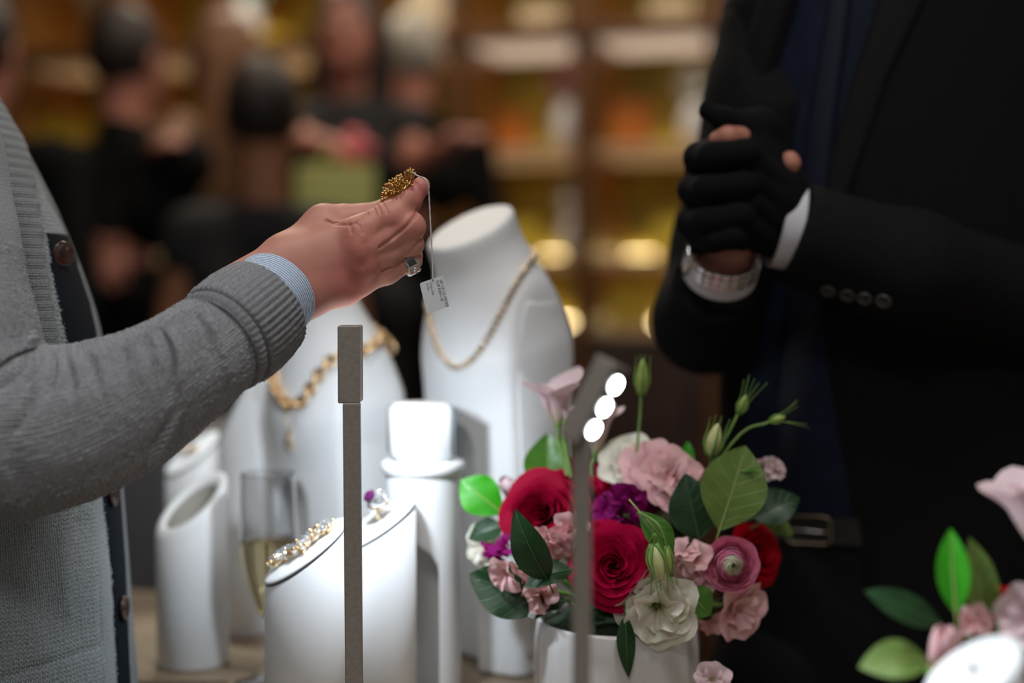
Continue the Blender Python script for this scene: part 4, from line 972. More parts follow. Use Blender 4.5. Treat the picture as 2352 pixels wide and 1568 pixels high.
for pts, dep, wd in ((((874, 568), (905, 544), (935, 518), (958, 488), (966, 474)), .0022, 4.0), (((912, 604), (938, 584), (958, 562), (970, 548)), .0014, 3.5), (((880, 622), (905, 607), (930, 594)), .0015, 3.5), (((752, 507), (776, 514), (806, 514), (828, 503), (843, 490)), .0020, 3.5),
                     (((842, 560), (846, 590), (835, 610)), .0014, 12), (((866, 470), (872, 480), (876, 492)), .0006, 2.5), (((878, 466), (886, 478), (890, 490)), .0006, 2.5), (((858, 476), (862, 486), (864, 496)), .0005, 2.5), (((800, 512), (806, 522), (808, 534)), .0008, 4), (((816, 510), (826, 520), (832, 534)), .0007, 4)):
    v = v - vn * (dep * fc * np.exp(-(polydist(hx, hy, pts) / wd) ** 2))[:, None]
red = np.zeros(len(v))
for (x, y, dz, r, a) in ((1010, 800, -.02, 240, .32), (1050, 960, -.015, 190, .25), (940, 700, -.02, 150, .35), (1480, 270, .01, 210, .8), (700, 1040, -.02, 260, .3), (1250, 540, -.01, 140, .4), (1440, 620, -.01, 130, .4), (900, 1100, -.01, 200, .5)):
    red += a * np.exp(-(np.linalg.norm(v - Hz(x, y, dz), axis=1) / zr_(r)) ** 2)
HSKIN, nt, b = newmat('hand_skin'); N = nt.nodes; Lk = nt.links
at_ = N.new('ShaderNodeAttribute'); at_.attribute_name = 'redness'; tc = N.new('ShaderNodeTexCoord')
nz = N.new('ShaderNodeTexNoise'); nz.inputs['Scale'].default_value = 45; nz.inputs['Detail'].default_value = 6; Lk.new(tc.outputs['Object'], nz.inputs['Vector'])
rp = N.new('ShaderNodeValToRGB'); rp.color_ramp.elements[0].position = .3; rp.color_ramp.elements[1].position = .7
rp.color_ramp.elements[0].color = (*c8(194, 134, 118), 1); rp.color_ramp.elements[1].color = (*c8(210, 150, 132), 1); Lk.new(nz.outputs['Fac'], rp.inputs['Fac'])
mx = N.new('ShaderNodeMix'); mx.data_type = 'RGBA'; Lk.new(mathn(nt, 'MINIMUM', at_.outputs['Fac'], 1.0), mx.inputs[0]); Lk.new(rp.outputs['Color'], mx.inputs[6]); mx.inputs[7].default_value = (*c8(196, 112, 104), 1)
Lk.new(mx.outputs[2], b.inputs['Base Color']); b.inputs['Roughness'].default_value = .46; b.inputs['Specular IOR Level'].default_value = .4
b.inputs['Subsurface Weight'].default_value = .12; b.inputs['Subsurface Radius'].default_value = (.006, .002, .001); b.inputs['Subsurface Scale'].default_value = .5
mp = N.new('ShaderNodeMapping'); mp.inputs['Rotation'].default_value = (0, math.radians(-62), 0); mp.inputs['Scale'].default_value = (1, 1, .22); Lk.new(tc.outputs['Object'], mp.inputs['Vector'])
vo = N.new('ShaderNodeTexVoronoi'); vo.feature = 'DISTANCE_TO_EDGE'; vo.inputs['Scale'].default_value = 1500; Lk.new(mp.outputs[0], vo.inputs['Vector'])
vo2 = N.new('ShaderNodeTexNoise'); vo2.inputs['Scale'].default_value = 1500; vo2.inputs['Detail'].default_value = 3; Lk.new(mp.outputs[0], vo2.inputs['Vector'])
hh = mathn(nt, 'ADD', mathn(nt, 'MINIMUM', mathn(nt, 'MULTIPLY', vo.outputs['Distance'], 3.0), .6), mathn(nt, 'MULTIPLY', vo2.outputs['Fac'], .5))
bp = N.new('ShaderNodeBump'); bp.inputs['Strength'].default_value = .22; bp.inputs['Distance'].default_value = .0003; Lk.new(hh, bp.inputs['Height']); Lk.new(bp.outputs['Normal'], b.inputs['Normal'])
mk('hand', v, f, HSKIN, cust, attrs={'redness': red})
NAIL = pm('fingernail', c8(206, 150, 138), .25, Coat_Weight=.3)
for (x, y, dz, tx, ty, tdz, nx_) in ((1395, 335, .049, 1440, 295, .046, 1), (1350, 500, .058, 1310, 478, .062, 1)):
    a_ = Hz(x, y, dz); b_ = Hz(tx, ty, tdz); R = frame(nrm(b_ - a_), (0, 1, 0)); v, f = sphere_vf((a_ + b_) / 2, (.0062, .0022, .008), R=R, nu=14, nv=9); mk('fingernail', v, f, NAIL, cust)

# ---- what he wears below and above the frame: trousers, shoes, other arm, neck and head
s = Sdf((-.72, .92, .0), (-.22, 1.45, .93), .010); cx = cxs[-1]
s.cone((cx - .02, DT - .05, .84), (cx - .02, DT + .04, .84), .095, .095, .05)
for q in (-1, 1): s.chain([(cx - .02, DT + q * .075 - .01, .80), (cx - .04, DT + q * .09, .45), (cx - .06, DT + q * .09, .09)], [.08, .07, .055], .03)
v, f = s.mesh(2); mk('trousers', v, f, DENIM, cust)
for q in (-1, 1):
    g = Sdf((cx - .16, DT + q * .09 - .08, -.005), (cx + .22, DT + q * .09 + .08, .15), .008); g.cone((cx - .06, DT + q * .09, .045), (cx + .13, DT + q * .1, .032), .044, .038, .02); g.cone((cx - .05, DT + q * .09, .06), (cx - .04, DT + q * .09, .11), .045, .045, .01)
    X, Y, Z = g.coords(); g.F = np.maximum(g.F, .001 - Z + 0 * X + 0 * Y); v, f = g.mesh(1); mk('shoe', v, f, SHOE, cust)
top = np.array([cxs[0], DT, zrow[0]])
s = Sdf(top - [.2, .3, .62], top + [.2, .3, .06], .009); s.cone(top + [0, -.13, -.07], top + [0, .13, -.07], .085, .085, .05); s.cone(top + [0, .16, -.06], top + [-.02, .21, -.36], .062, .055, .03); s.cone(top + [-.02, .21, -.36], top + [.06, .19, -.58], .052, .045, .03)
v, f = s.mesh(2); mk('cardigan_yoke', v, f, KNIT_BODY, cust, uv=np.stack([v[:, 1] + v[:, 0], v[:, 2]], 1))
hc = top + [.03, 0, .26]
s = Sdf(hc - [.15, .14, .32], hc + [.16, .14, .16], .006); s.ell(hc, (.092, .076, .118), .01); s.cone(hc + [.045, 0, -.07], hc + [.058, 0, -.09], .05, .04, .03); s.cone(hc + [-.02, 0, -.06], hc + [-.035, 0, -.28], .054, .058, .02); s.cone(hc + [.088, 0, 0], hc + [.110, 0, -.03], .012, .016, .01)
for q in (-1, 1): s.cone(hc + [-.005, q * .08, .012], hc + [-.012, q * .084, -.022], .016, .011, .006)
v, f = s.mesh(2); mk('head', v, f, SKIN, cust)
s = Sdf(hc - [.15, .14, .15], hc + [.15, .14, .17], .006); s.ell(hc + [-.022, 0, .03], (.102, .088, .112), .01); s.ell(hc + [.085, 0, -.035], (.078, .07, .09), .012, cut=True); v, f = s.mesh(2); mk('hair', v, f, HAIR_D, cust)
for q in (-1, 1):
    e = hc + [.082, q * .03, .005]; v, f = sphere_vf(e, .012); ey = mk('eye', v, f, EYEW, cust); v, f = sphere_vf(e + [.0075, 0, 0], .0062); mk('iris', v, f, IRIS, ey)
v, f = sphere_vf(hc + [.092, 0, -.055], (.010, .024, .008)); mk('mouth', v, f, LIP, cust)

# ---- ring on the little finger
a0, a1 = Hz(1392, 918, .0165), Hz(1430, 897, .0178); ax_r = nrm(a1 - a0); cR = (a0 + a1) / 2; e2 = nrm(V3((0, -1, 0)) - ax_r * (ax_r @ V3((0, -1, 0)))); e1 = np.cross(ax_r, e2)
t = thing('signet_ring', 'chunky silver ring with two diamonds on the little finger', 'ring', cR)
th = np.linspace(0, 2 * PI, 48, endpoint=False); rin = zr_(88)
def band(q, w, th_out):
    V = []
    for a in th:
        tp = max(0, math.cos(a - .9)) ** 2; ww = w * (1 + .25 * tp); ro = rin + th_out * (1 + .7 * tp); dr = math.cos(a) * e2 + math.sin(a) * e1
        for (uu, r_) in ((-1, rin), (-1, ro - .0005), (-.8, ro), (.8, ro), (1, ro - .0005), (1, rin)): V.append(cR + ax_r * uu * ww + dr * r_)
    V = np.array(V).reshape(48, 6, 3); return V
V = band(0, .0046, .0017); f = grid_faces(49, 6, True) % (48 * 6); mk('band', V, f, STEEL, t, False)
dA = math.cos(.15) * e2 + math.sin(.15) * e1; 
ia = [i for i in range(48) if -1.4 < ((th[i] + PI) % (2 * PI) - PI) < .45]
pts_ = np.array([[cR + ax_r * u_ * .0034 + (math.cos(th[i]) * e2 + math.sin(th[i]) * e1) * (rin + .0021 + .0012 * max(0, math.cos(th[i] - .9)) ** 2) for u_ in (-1, 1)] for i in sorted(ia, key=lambda i: ((th[i] + PI) % (2 * PI) - PI))])
mk('dark_inlay', pts_, grid_faces(len(pts_), 2), DARKSTEEL, t)
for q in (.75, 1.12):
    dn = math.cos(q) * e2 + math.sin(q) * e1
    for s_ in (0,):
        v, f = gem_vf(cR + dn * (rin + .0034) + ax_r * s_, .0017, frame(dn)); mk('stone', v, f, DIAMOND, t, False)

# ---- brooch, string and price tag
bA, bB = P(868, 460, 1.157), P(962, 386, 1.153); ctr = (bA + bB) / 2; ax_b = nrm(bB - bA); up_b = nrm(np.cross(ax_b, [0, 1, 0])); up_b = up_b if up_b[2] > 0 else -up_b; up_b = nrm(up_b + [0, -.35, 0]); up_b = nrm(up_b - ax_b * (up_b @ ax_b)); sd = np.cross(ax_b, up_b); HL = np.linalg.norm(bB - bA) / 2
t = thing('gold_brooch', 'gold starburst brooch held between thumb and index finger', 'brooch', ctr)
v, f = lathe_vf([(HL * .30, -.0058), (HL * .62, -.0040), (HL * .66, -.0030), (HL * .3, -.0015), (0, -.001)], 24, ctr, np.stack([ax_b, sd, up_b], 1)); mk('backplate', v, f, GOLD2, t)
r = np.random.default_rng(21)
for k in range(86):
    an = k * 2.39996; q = math.sqrt((k + .5) / 86); d = math.cos(an) * ax_b + math.sin(an) * sd
    base = ctr + d * HL * .62 * q - up_b * .002; lean = nrm(d * (.15 + 1.15 * q ** 2) + up_b * (1.0 - .45 * q) + r.normal(size=3) * .28); L_ = r.uniform(.0045, .0085) * (1 - .15 * q); tip = base + lean * L_
    mb = MB(); mid = base + lean * L_ * .55 + r.normal(size=3) * .0006
    mb.add(*tube_vf(catmull([base, mid, tip], 5), [.0005, .00045, .0004, .00055, .0007], 5)); mb.add(*sphere_vf(tip, (.00095, .00095, .0017), R=frame(lean), nu=8, nv=6)); mb.build('gold_sprig', GOLD2, t)
for k in range(9):
    an = k * 2.4; q = math.sqrt((k + .5) / 9); d = math.cos(an) * ax_b + math.sin(an) * sd; v, f = gem_vf(ctr + d * HL * .75 * q + up_b * (.0025), .0011, frame(nrm(up_b + d * .5))); mk('stone', v, f, DIAMOND, t, False)
STRING = pm('white_cotton_string', (.72, .68, .66), .9, bump=.8, bscale=2500)
CARD = pm('white_tag_card', (.76, .78, .82), .55); INK = pm('black_ink', (.02, .02, .025), .7)
TL, TR, BR, BL = [P(x, y, 1.120) for x, y in ((963.5, 650), (1016, 632.6), (1030, 705.5), (981, 721.5))]
t = thing('price_tag', 'white price tag hanging on a string from the brooch', 'tag', (TL + BR) / 2)
ex = TR - TL; ey = BL - TL; nn_ = nrm(np.cross(ex, ey)); nn_ = nn_ if nn_[1] < 0 else -nn_; ring = []
for (ca, cb, a0_) in ((.09, .07, PI), (.985, .012, 1.5 * PI), (.97, .97, 0), (.09, .93, .5 * PI)):
    ra, rb = (.09, .07) if ca < .5 else (.015, .012)
    for k in range(5): a = a0_ + k * PI / 8; ring.append(TL + ex * (ca + ra * math.cos(a)) + ey * (cb + rb * math.sin(a)))
ring = np.array(ring); n = len(ring); v = np.concatenate([ring - nn_ * .0002, ring + nn_ * .0002])
mk('card', v, [[i, (i + 1) % n, n + (i + 1) % n, n + i] for i in range(n)] + [list(range(n, 2 * n)), list(range(n))[::-1]], CARD, t, False)
exn, eyn = nrm(ex), nrm(ey)
def lettering(txt, fx, fy, h, squeeze=1.0):
    cu = bpy.data.curves.new('lettering', 'FONT'); cu.body = txt; cu.size = h; tmp = bpy.data.objects.new('tmp_text', cu); COL.objects.link(tmp); bpy.context.view_layer.update()
    me = tmp.to_mesh(); co = np.array([tuple(q.co) for q in me.vertices]); fs = [list(q.vertices) for q in me.polygons]; tmp.to_mesh_clear(); bpy.data.objects.remove(tmp); bpy.data.curves.remove(cu)
    p = TL + ex * fx + ey * fy + nn_ * .00028; R = np.stack([eyn * squeeze, exn, nn_], 1)   # text runs down the card
    mk('lettering', co @ R.T + p, fs, INK, t, False)
lettering('18Y OF LA CROISE', .845, .09, .0029, .95); lettering('CLIP R2011.18', .695, .09, .0029, .95)
lettering('COD: USA', .40, .09, .0023, .95); lettering('P: N/A', .26, .08, .0023, .95)
top_ = TL + ex * .58 + ey * .03
path = catmull([P(948, 396, 1.145), P(958, 403, 1.137), P(968, 407, 1.125), P(977, 412, 1.117), P(983, 425, 1.116), P(986, 460, 1.119), P(989, 520, 1.120), P(993, 590, 1.120), top_ + [-.0002, -.0006, .004], top_ + [0, -.0006, -.0005]], 90)
v, f = tube_vf(path, .00062 + .00012 * np.sin(np.arange(90) * 1.7), 7); mk('string', v, f, STRING, t)
# ================================================================== the gloved man in the black suit
man = thing('person', 'person in a black suit and black knit gloves with hands clasped', 'person', (.406, 1.5, 0))
def PM(x, y, d): return P(x, y, 1.275 + (d - 1.345) * .555)
class Body:
    def __init__(s, rows, cx, cy, rx, ry): s.rows = rows; s.z = np.array([P(2060, y, cy)[2] for y in rows]); s.cx, s.cy, s.rx, s.ry = cx, cy, np.asarray(rx, float), ry
    def pt(s, ph, y, off=0.0):
        z = np.interp(y, s.rows, s.z); rx = np.interp(y, s.rows, s.rx); n = nrm(np.stack([np.cos(ph) / rx, np.sin(ph) / s.ry, 0 * ph], -1))
        return np.stack([s.cx + rx * np.cos(ph), s.cy + s.ry * np.sin(ph), z + 0 * ph], -1) + n * np.asarray(off)[..., None]
    def phi(s, px, y):
        ph = np.linspace(-PI * .98, -.02, 300); q = proj(s.pt(ph, np.full(300, float(y))))[0]; return float(np.interp(px, q, ph))
    def strip(s, name, mat, parent, L, R, y0, y1, th, ny=60, nx=16, rnd=.2, back=False):
        ys = np.linspace(y0, y1, ny); V = []
        for y in ys:
            a = -PI * 1.5 if L is None else s.phi(np.interp(y, *zip(*L)), y); b = PI * .5 if R is None else s.phi(np.interp(y, *zip(*R)), y)
            q = np.linspace(0, 1, nx); e = np.clip(np.minimum(q if L is not None else q + 9, (1 - q) if R is not None else 9) / rnd, 0, 1)
            V.append(s.pt(a + (b - a) * q, np.full(nx, y), th * np.sqrt(1 - (1 - e) ** 2) - .001))
        return mk(name, np.array(V), grid_faces(ny, nx, False, flip=True), mat, parent)
mrows = np.linspace(-130, 1750, 90); mrx = .176 * (1 - .45 * smooth01((20 - mrows) / 190))
B = Body(mrows, .406, 1.5, mrx, .118)
ph = np.linspace(-PI, PI, 90, endpoint=False)
for nm_, mat_, y0, y1 in (('shirt', NAVY, -130, 1190), ('trousers_top', SUIT, 1185, 1750)):
    ys = np.linspace(y0, y1, 60); PHI, YY = np.meshgrid(ph, ys); V = B.pt(PHI, YY, .0022 * np.sin(PHI * 14 + YY * .006) * (YY < 1100) * np.cos(YY * .004))
    mk(nm_, V, grid_faces(60, 90, True, flip=True).tolist() + cap_faces(range(90)) + cap_faces(range(59 * 90, 60 * 90), True), mat_, man)
OL = [(-130, 1885), (0, 1840), (255, 1757), (420, 1728), (900, 1700), (1180, 1742), (1750, 1690)]
OR = [(-130, 2062), (0, 2030), (77, 2007), (255, 1946), (400, 1905), (700, 1880), (1180, 1960), (1750, 2070)]
B.strip('jacket_panel', SUIT, man, None, OL, -128, 1600, .012, 90, 40, .08)
B.strip('jacket_panel', SUIT, man, OR, None, -128, 1600, .012, 90, 60, .06)
B.strip('lapel', SUIT2, man, [(-130, 1800), (0, 1765), (255, 1690), (420, 1690), (540, 1722)], [(y, x + 3) for y, x in OL], -125, 540, .017, 60, 10)
B.strip('lapel', SUIT2, man, [(y, x - 3) for y, x in OR], [(-130, 2195), (0, 2155), (224, 2043), (357, 1997), (600, 1905)], -125, 600, .017, 60, 10)
TIE = pm('navy_tie', (.003, .005, .016), .55, Specular_IOR_Level=.3)
B.strip('necktie', TIE, man, [(-130, 1930), (0, 1905), (300, 1850), (900, 1775), (1080, 1790)], [(-130, 1985), (0, 1965), (300, 1925), (900, 1862), (1080, 1815)], -120, 1080, .006, 60, 8, .3)
LEATH = pm('black_belt_leather', (.006, .006, .007), .4)
ys = np.linspace(1150, 1207, 6); PHI, YY = np.meshgrid(ph, ys); V = B.pt(PHI, YY, .0045 + 0 * YY); mk('belt', V, grid_faces(6, 90, True, flip=True), LEATH, man)
BUCK = pm('brushed_gold_buckle', (.30, .24, .17), .35, 1.0)
ring = [(1818, 1152), (1862, 1149), (1906, 1151), (1911, 1180), (1908, 1204), (1862, 1207), (1822, 1207), (1815, 1180)]
pth = np.array([B.pt(np.array(B.phi(x, y)), np.array(float(y)), .0085) for x, y in ring]); pth = catmull(np.vstack([pth, pth[:1]]), 33)[:-1]
v, f = tube_vf(pth, .0013, 8, closed=True); bk = mk('buckle', v, f, BUCK, man)
pth = np.array([B.pt(np.array(B.phi(x, 1180)), np.array(1180.), .010) for x in (1812, 1840, 1875, 1905)]); v, f = tube_vf(pth, .0009, 8); mk('buckle_prong', v, f, STEEL, bk)

# sleeves
def sdf_part(name, mat, lo, hi, h, fn, relax=2):
    s = Sdf(lo, hi, h); s.rsc = .90; fn(s); v, f = s.mesh(relax); return mk(name, v, f, mat, man), v, f
cs = [PM(1800, 95, 1.74), PM(1770, 230, 1.72), PM(1672, 560, 1.67), PM(1622, 735, 1.62), PM(1648, 645, 1.458)]
def rs(s):
    s.chain(cs, [.078, .073, .060, .056, .046], .02)
    n = nrm(cs[4] - cs[3]); X, Y, Z = s.coords(); s.F = np.maximum(s.F, ((X - cs[4][0]) * n[0] + (Y - cs[4][1]) * n[1] + (Z - cs[4][2]) * n[2])).astype(np.float32)
sdf_part('right_sleeve', SUIT, (.05, 1.22, 1.08), (.5, 1.65, 1.62), .004, rs)
ls_ = [PM(2310, 70, 1.77), PM(2400, 400, 1.74), PM(2450, 745, 1.64), PM(2090, 622, 1.425), PM(1826, 536, 1.432)]
def lsf(s):
    s.chain(ls_, [.080, .072, .068, .0590, .0530], .02)
    n = nrm(ls_[4] - ls_[3]); X, Y, Z = s.coords(); s.F = np.maximum(s.F, ((X - ls_[4][0]) * n[0] + (Y - ls_[4][1]) * n[1] + (Z - ls_[4][2]) * n[2])).astype(np.float32)
    pts = [PM(2060, 520, 1.46), PM(2110, 600, 1.45), PM(2130, 700, 1.46)]; [s.cone(pts[i], pts[i + 1], .006, .006, .012, cut=True) for i in range(2)]
_, v, f = sdf_part('left_sleeve', SUIT, (.17, 1.20, 1.04), (.72, 1.65, 1.62), .0045, lsf)
bvS = BVHTree.FromPolygons(v.tolist(), f.tolist())
BTN = pm('black_suit_button', (.04, .038, .036), .4)
for x, y in ((1903, 667), (1947, 677), (1987, 685), (2030, 691)):
    c, n = on_surface(bvS, x, y, 1.4); R = frame(n)
    v, f = lathe_vf([(.0062, -.001), (.0078, .0008), (.0072, .0024), (.0058, .0026), (.0045, .0014), (0, .0012)], 20, c, R); bb = mk('sleeve_button', v, f, BTN, man)
    mb = MB(); [mb.add(*sphere_vf(c + R @ np.array([.0016 * math.cos(k * PI / 2), .0016 * math.sin(k * PI / 2), .0014]), .0006, nu=6, nv=4)) for k in range(4)]; mb.build('stitching', THREAD, bb)
# shirt cuffs
def cuff(A, Bp, ra, rb, th, name='shirt_cuff'):
    q = np.linspace(0, 1, 8); cent = A + (Bp - A) * q[:, None]; vo_, _, _, _ = loft(cent, ra + (rb - ra) * q, 48); vi_, _, _, _ = loft(cent, ra + (rb - ra) * q - th, 48)
    V = np.concatenate([vo_, vi_[::-1]]); n2 = 16; mk(name, V, grid_faces(n2, 48, True, flip=True).tolist() + [[int((n2 - 1) * 48 + j), int((n2 - 1) * 48 + (j + 1) % 48), int((j + 1) % 48), int(j)] for j in range(48)], LINEN, man)
cuff(PM(1783, 513, 1.430), PM(1830, 522, 1.430), .0405, .0410, .002)
cuff(PM(1663, 588, 1.405), PM(1652, 626, 1.436), .0345, .0352, .002)
# gloves: two clasped fists, each finger its own chain
DF = 1.345
def G_(x, y, dd=0.0): return P(x, y, 1.275 + dd)
g = Sdf(G_(1530, 680) - [0, .07, 0], G_(1880, 200) + [0, .12, 0], .0017); g.rsc = .948
g.chain([G_(1668, 530, .045), G_(1668, 490, .045), G_(1650, 390, .045)], [.024, .032, .033], .012); g.chain([G_(1712, 512, .04), G_(1722, 450, .04), G_(1705, 375, .04)], [.025, .038, .032], .012)
g.chain([G_(1800, 512, .05), G_(1760, 470, .045), G_(1715, 415, .045)], [.036, .040, .034], .012); g.cone(G_(1790, 440, .045), G_(1745, 375, .045), .026, .026, .012); g.cone(G_(1756, 530, .045), G_(1705, 528, .05), .020, .022, .012)
fg = None
for (kx, ky, mx_, my, rr_) in ((1606, 362, 1712, 352, .0148), (1594, 437, 1708, 425, .0152), (1590, 510, 1700, 496, .0150), (1608, 552, 1688, 544, .0128)):
    q = g.like(); q.chain([G_(kx + 30, ky - 4, .055), G_(kx, ky, .030), G_(kx + 30, ky - 2, .004), G_(mx_, my, -.004), G_(mx_ + 18, my + 8, .020)], [rr_, rr_ * 1.02, rr_ * .96, rr_ * .9, rr_ * .8], .004); fg = q.F if fg is None else smin(fg, q.F, .0012)
for (ax0, ay0, bx0, by0) in ((1792, 430, 1722, 372), (1800, 470, 1728, 420), (1782, 508, 1722, 468), (1756, 540, 1712, 515)):
    q = g.like(); q.chain([G_(ax0, ay0, .022), G_(bx0, by0, .004), G_(bx0 - 14, by0 + 4, .02)], [.016, .0145, .012], .004); fg = smin(fg, q.F, .0012)
g.F = smin(g.F, fg, .004)
g.chain([G_(1622, 254, .03), G_(1660, 272, .03), G_(1745, 300, .04)], [.0075, .0105, .018], .006); g.chain([G_(1622, 238, .03), G_(1616, 262, .03)], [.0045, .004], .004); g.chain([G_(1745, 300, .045), G_(1740, 360, .045)], [.022, .026], .01)
v, f = g.mesh(2); mk('gloves', v, f, GLOVE, man)
s = g.like()
s.chain([G_(1648, 322, .022), G_(1672, 316, .018), G_(1700, 316, .026)], [.0085, .0108, .0105], .004); s.chain([G_(1806, 398, .03), G_(1816, 375, .026), G_(1814, 366, .026)], [.0075, .0090, .0082], .004)
s.chain([G_(1668, 540, .045), G_(1666, 580, .048), G_(1662, 630, .085)], [.024, .0265, .028], .004); s.chain([G_(1780, 510, .048), G_(1830, 520, .07)], [.03, .03], .004)
s.chain([G_(1700, 316, .03), G_(1690, 400, .045), G_(1672, 480, .048), G_(1668, 560, .05)], [.010, .014, .02, .024], .006); s.chain([G_(1806, 398, .03), G_(1775, 440, .046), G_(1780, 510, .048)], [.0075, .014, .022], .006); s.cone(G_(1775, 440, .046), G_(1690, 430, .047), .014, .014, .006)
v, f = s.mesh(2); mk('hands', v, f, SKIN, man)
# below and above the frame
s = Sdf((.17, 1.28, .0), (.66, 1.70, .90), .011)
for q in (-1, 1): s.chain([((.406) + q * .095, 1.5, .84), ((.406) + q * .10, 1.5, .45), ((.406) + q * .11, 1.51, .09)], [.098, .072, .055], .03)
v, f = s.mesh(2); mk('trousers', v, f, SUIT, man)
for q in (-1, 1):
    s = Sdf(((.406) + q * .11 - .12, 1.27, -.005), ((.406) + q * .11 + .1, 1.61, .15), .008); s.cone(((.406) + q * .11, 1.51, .045), ((.406) + q * .12 - .05, 1.35, .032), .044, .038, .02); s.cone(((.406) + q * .11, 1.51, .06), ((.406) + q * .11, 1.51, .11), .045, .045, .01)
    X, Y, Z = s.coords(); s.F = np.maximum(s.F, .001 - Z + 0 * X + 0 * Y); v, f = s.mesh(1); mk('shoe', v, f, SHOE, man)
hc = np.array([.385, 1.48, B.z[0] + .20]); fw = nrm([-.4, -.9, 0]); lf = np.array([-fw[1], fw[0], 0]); RH = np.stack([fw, lf, [0, 0, 1.]], 1)
QH = lambda a, b_, c: hc + fw * a + lf * b_ + np.array([0, 0, c])
s = Sdf(hc - [.16, .16, .30], hc + [.16, .16, .16], .006); s.ell(hc, (.092, .076, .118), .01, R=RH); s.cone(QH(.045, 0, -.07), QH(.058, 0, -.09), .05, .04, .03); s.cone(QH(-.02, 0, -.06), QH(-.035, 0, -.24), .054, .06, .02); s.cone(QH(.088, 0, 0), QH(.11, 0, -.03), .012, .016, .01)
for q in (-1, 1): s.cone(QH(-.005, q * .08, .012), QH(-.012, q * .084, -.022), .016, .011, .006)
v, f = s.mesh(2); mk('head', v, f, SKIN, man)
s = Sdf(hc - [.16, .16, .15], hc + [.16, .16, .17], .006); s.ell(QH(-.022, 0, .03), (.102, .088, .112), .01, R=RH); s.ell(QH(.085, 0, -.035), (.078, .07, .09), .012, cut=True, R=RH); v, f = s.mesh(2); mk('hair', v, f, HAIR_D, man)
for q in (-1, 1):
    e = QH(.082, q * .03, .005); v, f = sphere_vf(e, .012); ey = mk('eye', v, f, EYEW, man); v, f = sphere_vf(e + fw * .0075, .0062); mk('iris', v, f, IRIS, ey)
v, f = sphere_vf(QH(.092, 0, -.055), (.010, .024, .008), R=RH); mk('mouth', v, f, LIP, man)
# wrist watch
wc = PM(1662, 604, 1.404); wax = nrm(PM(1668, 560, 1.395) - PM(1652, 640, 1.44)); wf = frame(wax, (0, -1, 0)); cam_side = nrm(CAMP - Vector(wc)); th0 = math.atan2(float(np.dot(cam_side, wf[:, 1])), float(np.dot(cam_side, wf[:, 0])))
t = thing('wrist_watch', 'steel bracelet wrist watch between the glove and the white cuff', 'watch', wc)
for k in range(22):
    a = th0 - 1.5 + .32 + k * (2 * PI - .64) / 21; dr = math.cos(a) * wf[:, 0] + math.sin(a) * wf[:, 1]; tg = np.cross(wax, dr); R = np.stack([tg, wax, dr], 1)
    for j in (-1, 0, 1):
        v, f = box_vf((-.0036, -.0028, -.0013), (.0036, .0028, .0013), .0006, R=R, c=wc + dr * (.0302 + .0006 * (j == 0)) + wax * .0059 * j); mk('link', v, f, STEEL, t, False)
a = th0 - 1.5; dr = math.cos(a) * wf[:, 0] + math.sin(a) * wf[:, 1]
v, f = lathe_vf([(.012, -.003), (.0165, -.001), (.0172, .003), (.0150, .0055), (.0140, .0048)], 28, wc + dr * .0312, frame(dr)); cse = mk('case', v, f[:-1], STEEL, t)
v, f = lathe_vf([(.0139, .0046), (0, .0047)], 28, wc + dr * .0312, frame(dr)); mk('dial', v, f, pm('watch_dial', (.05, .05, .055), .2, Coat_Weight=.8), t)

# ================================================================== the two LED lamps on the counter
LED = emit('led_white', (.93, .97, 1.0), 38.0)
def led_lamp(label, stem_top, foot, w, dep, hc, ax_u, nrm_, dims, led_r, led_gap, power, beam, size, col=(.80, .90, 1.0), spread=None):
    t = thing('counter_lamp', label, 'lamp', (foot[0], foot[1], CT))
    st = nrm(V3(stem_top) - V3(foot)); R = frame(st, (0, 1, 0)); L_ = np.linalg.norm(V3(stem_top) - V3(foot))
    v, f = box_vf((-w / 2, -dep / 2, -L_ / 2), (w / 2, dep / 2, L_ / 2), .0008, R=R, c=(V3(stem_top) + V3(foot)) / 2); mk('stem', v, f, TAUPE, t, False)
    v, f = lathe_vf([(.034, CT + .0005), (.035, CT + .002), (.034, CT + .006), (.0, CT + .0065)], 40, (foot[0], foot[1], 0)); mk('base', v, f, TAUPE, t)
    n = nrm(nrm_); u = nrm(ax_u); wv = np.cross(u, n); Rh = np.stack([wv, n, u], 1)
    v, f = box_vf(-V3(dims) / 2, V3(dims) / 2, .0010, R=Rh, c=hc); hd = mk('lamp_head', v, f, TAUPE, t, False)
    v, f = box_vf((-dims[0] * .42, -.0004, -dims[2] * .46), (dims[0] * .42, .0004, dims[2] * .46), .0003, R=Rh, c=hc + n * (dims[1] / 2 + .0002)); mk('lens_plate', v, f, DARKSTEEL, hd, False)
    for k in (-1, 0, 1):
        c = hc + n * (dims[1] / 2 + .0008) + u * led_gap * k; v, f = lathe_vf([(led_r, 0), (led_r * .9, .0008), (0, .0013)], 24, c, frame(n)); mk('led', v, f, LED, hd)
    l = bpy.data.lights.new('lamp_beam', 'SPOT'); l.energy = power; l.spot_size = math.radians(size); l.spot_blend = 1.0; l.shadow_soft_size = .012; l.color = col
    o = bpy.data.objects.new('lamp_beam', l); COL.objects.link(o); o.location = hc + n * (dims[1] / 2 + .016); o.rotation_euler = Vector(beam).to_track_quat('-Z', 'Y').to_euler()
    return t
LD = 1.105
led_lamp('slim taupe LED lamp in sharp focus left of centre, head turned away', P(808, 925, LD), P(815, 1725, LD) * [1, 1, 0] + [0, 0, CT], m(40, LD), .008, P(805, 835, LD + .012), (0, 0, 1), (0, 1, 0), (m(51, LD), .026, m(179, LD)), .0058, .0175, 3.3, (.05, .60, -.85), 150)
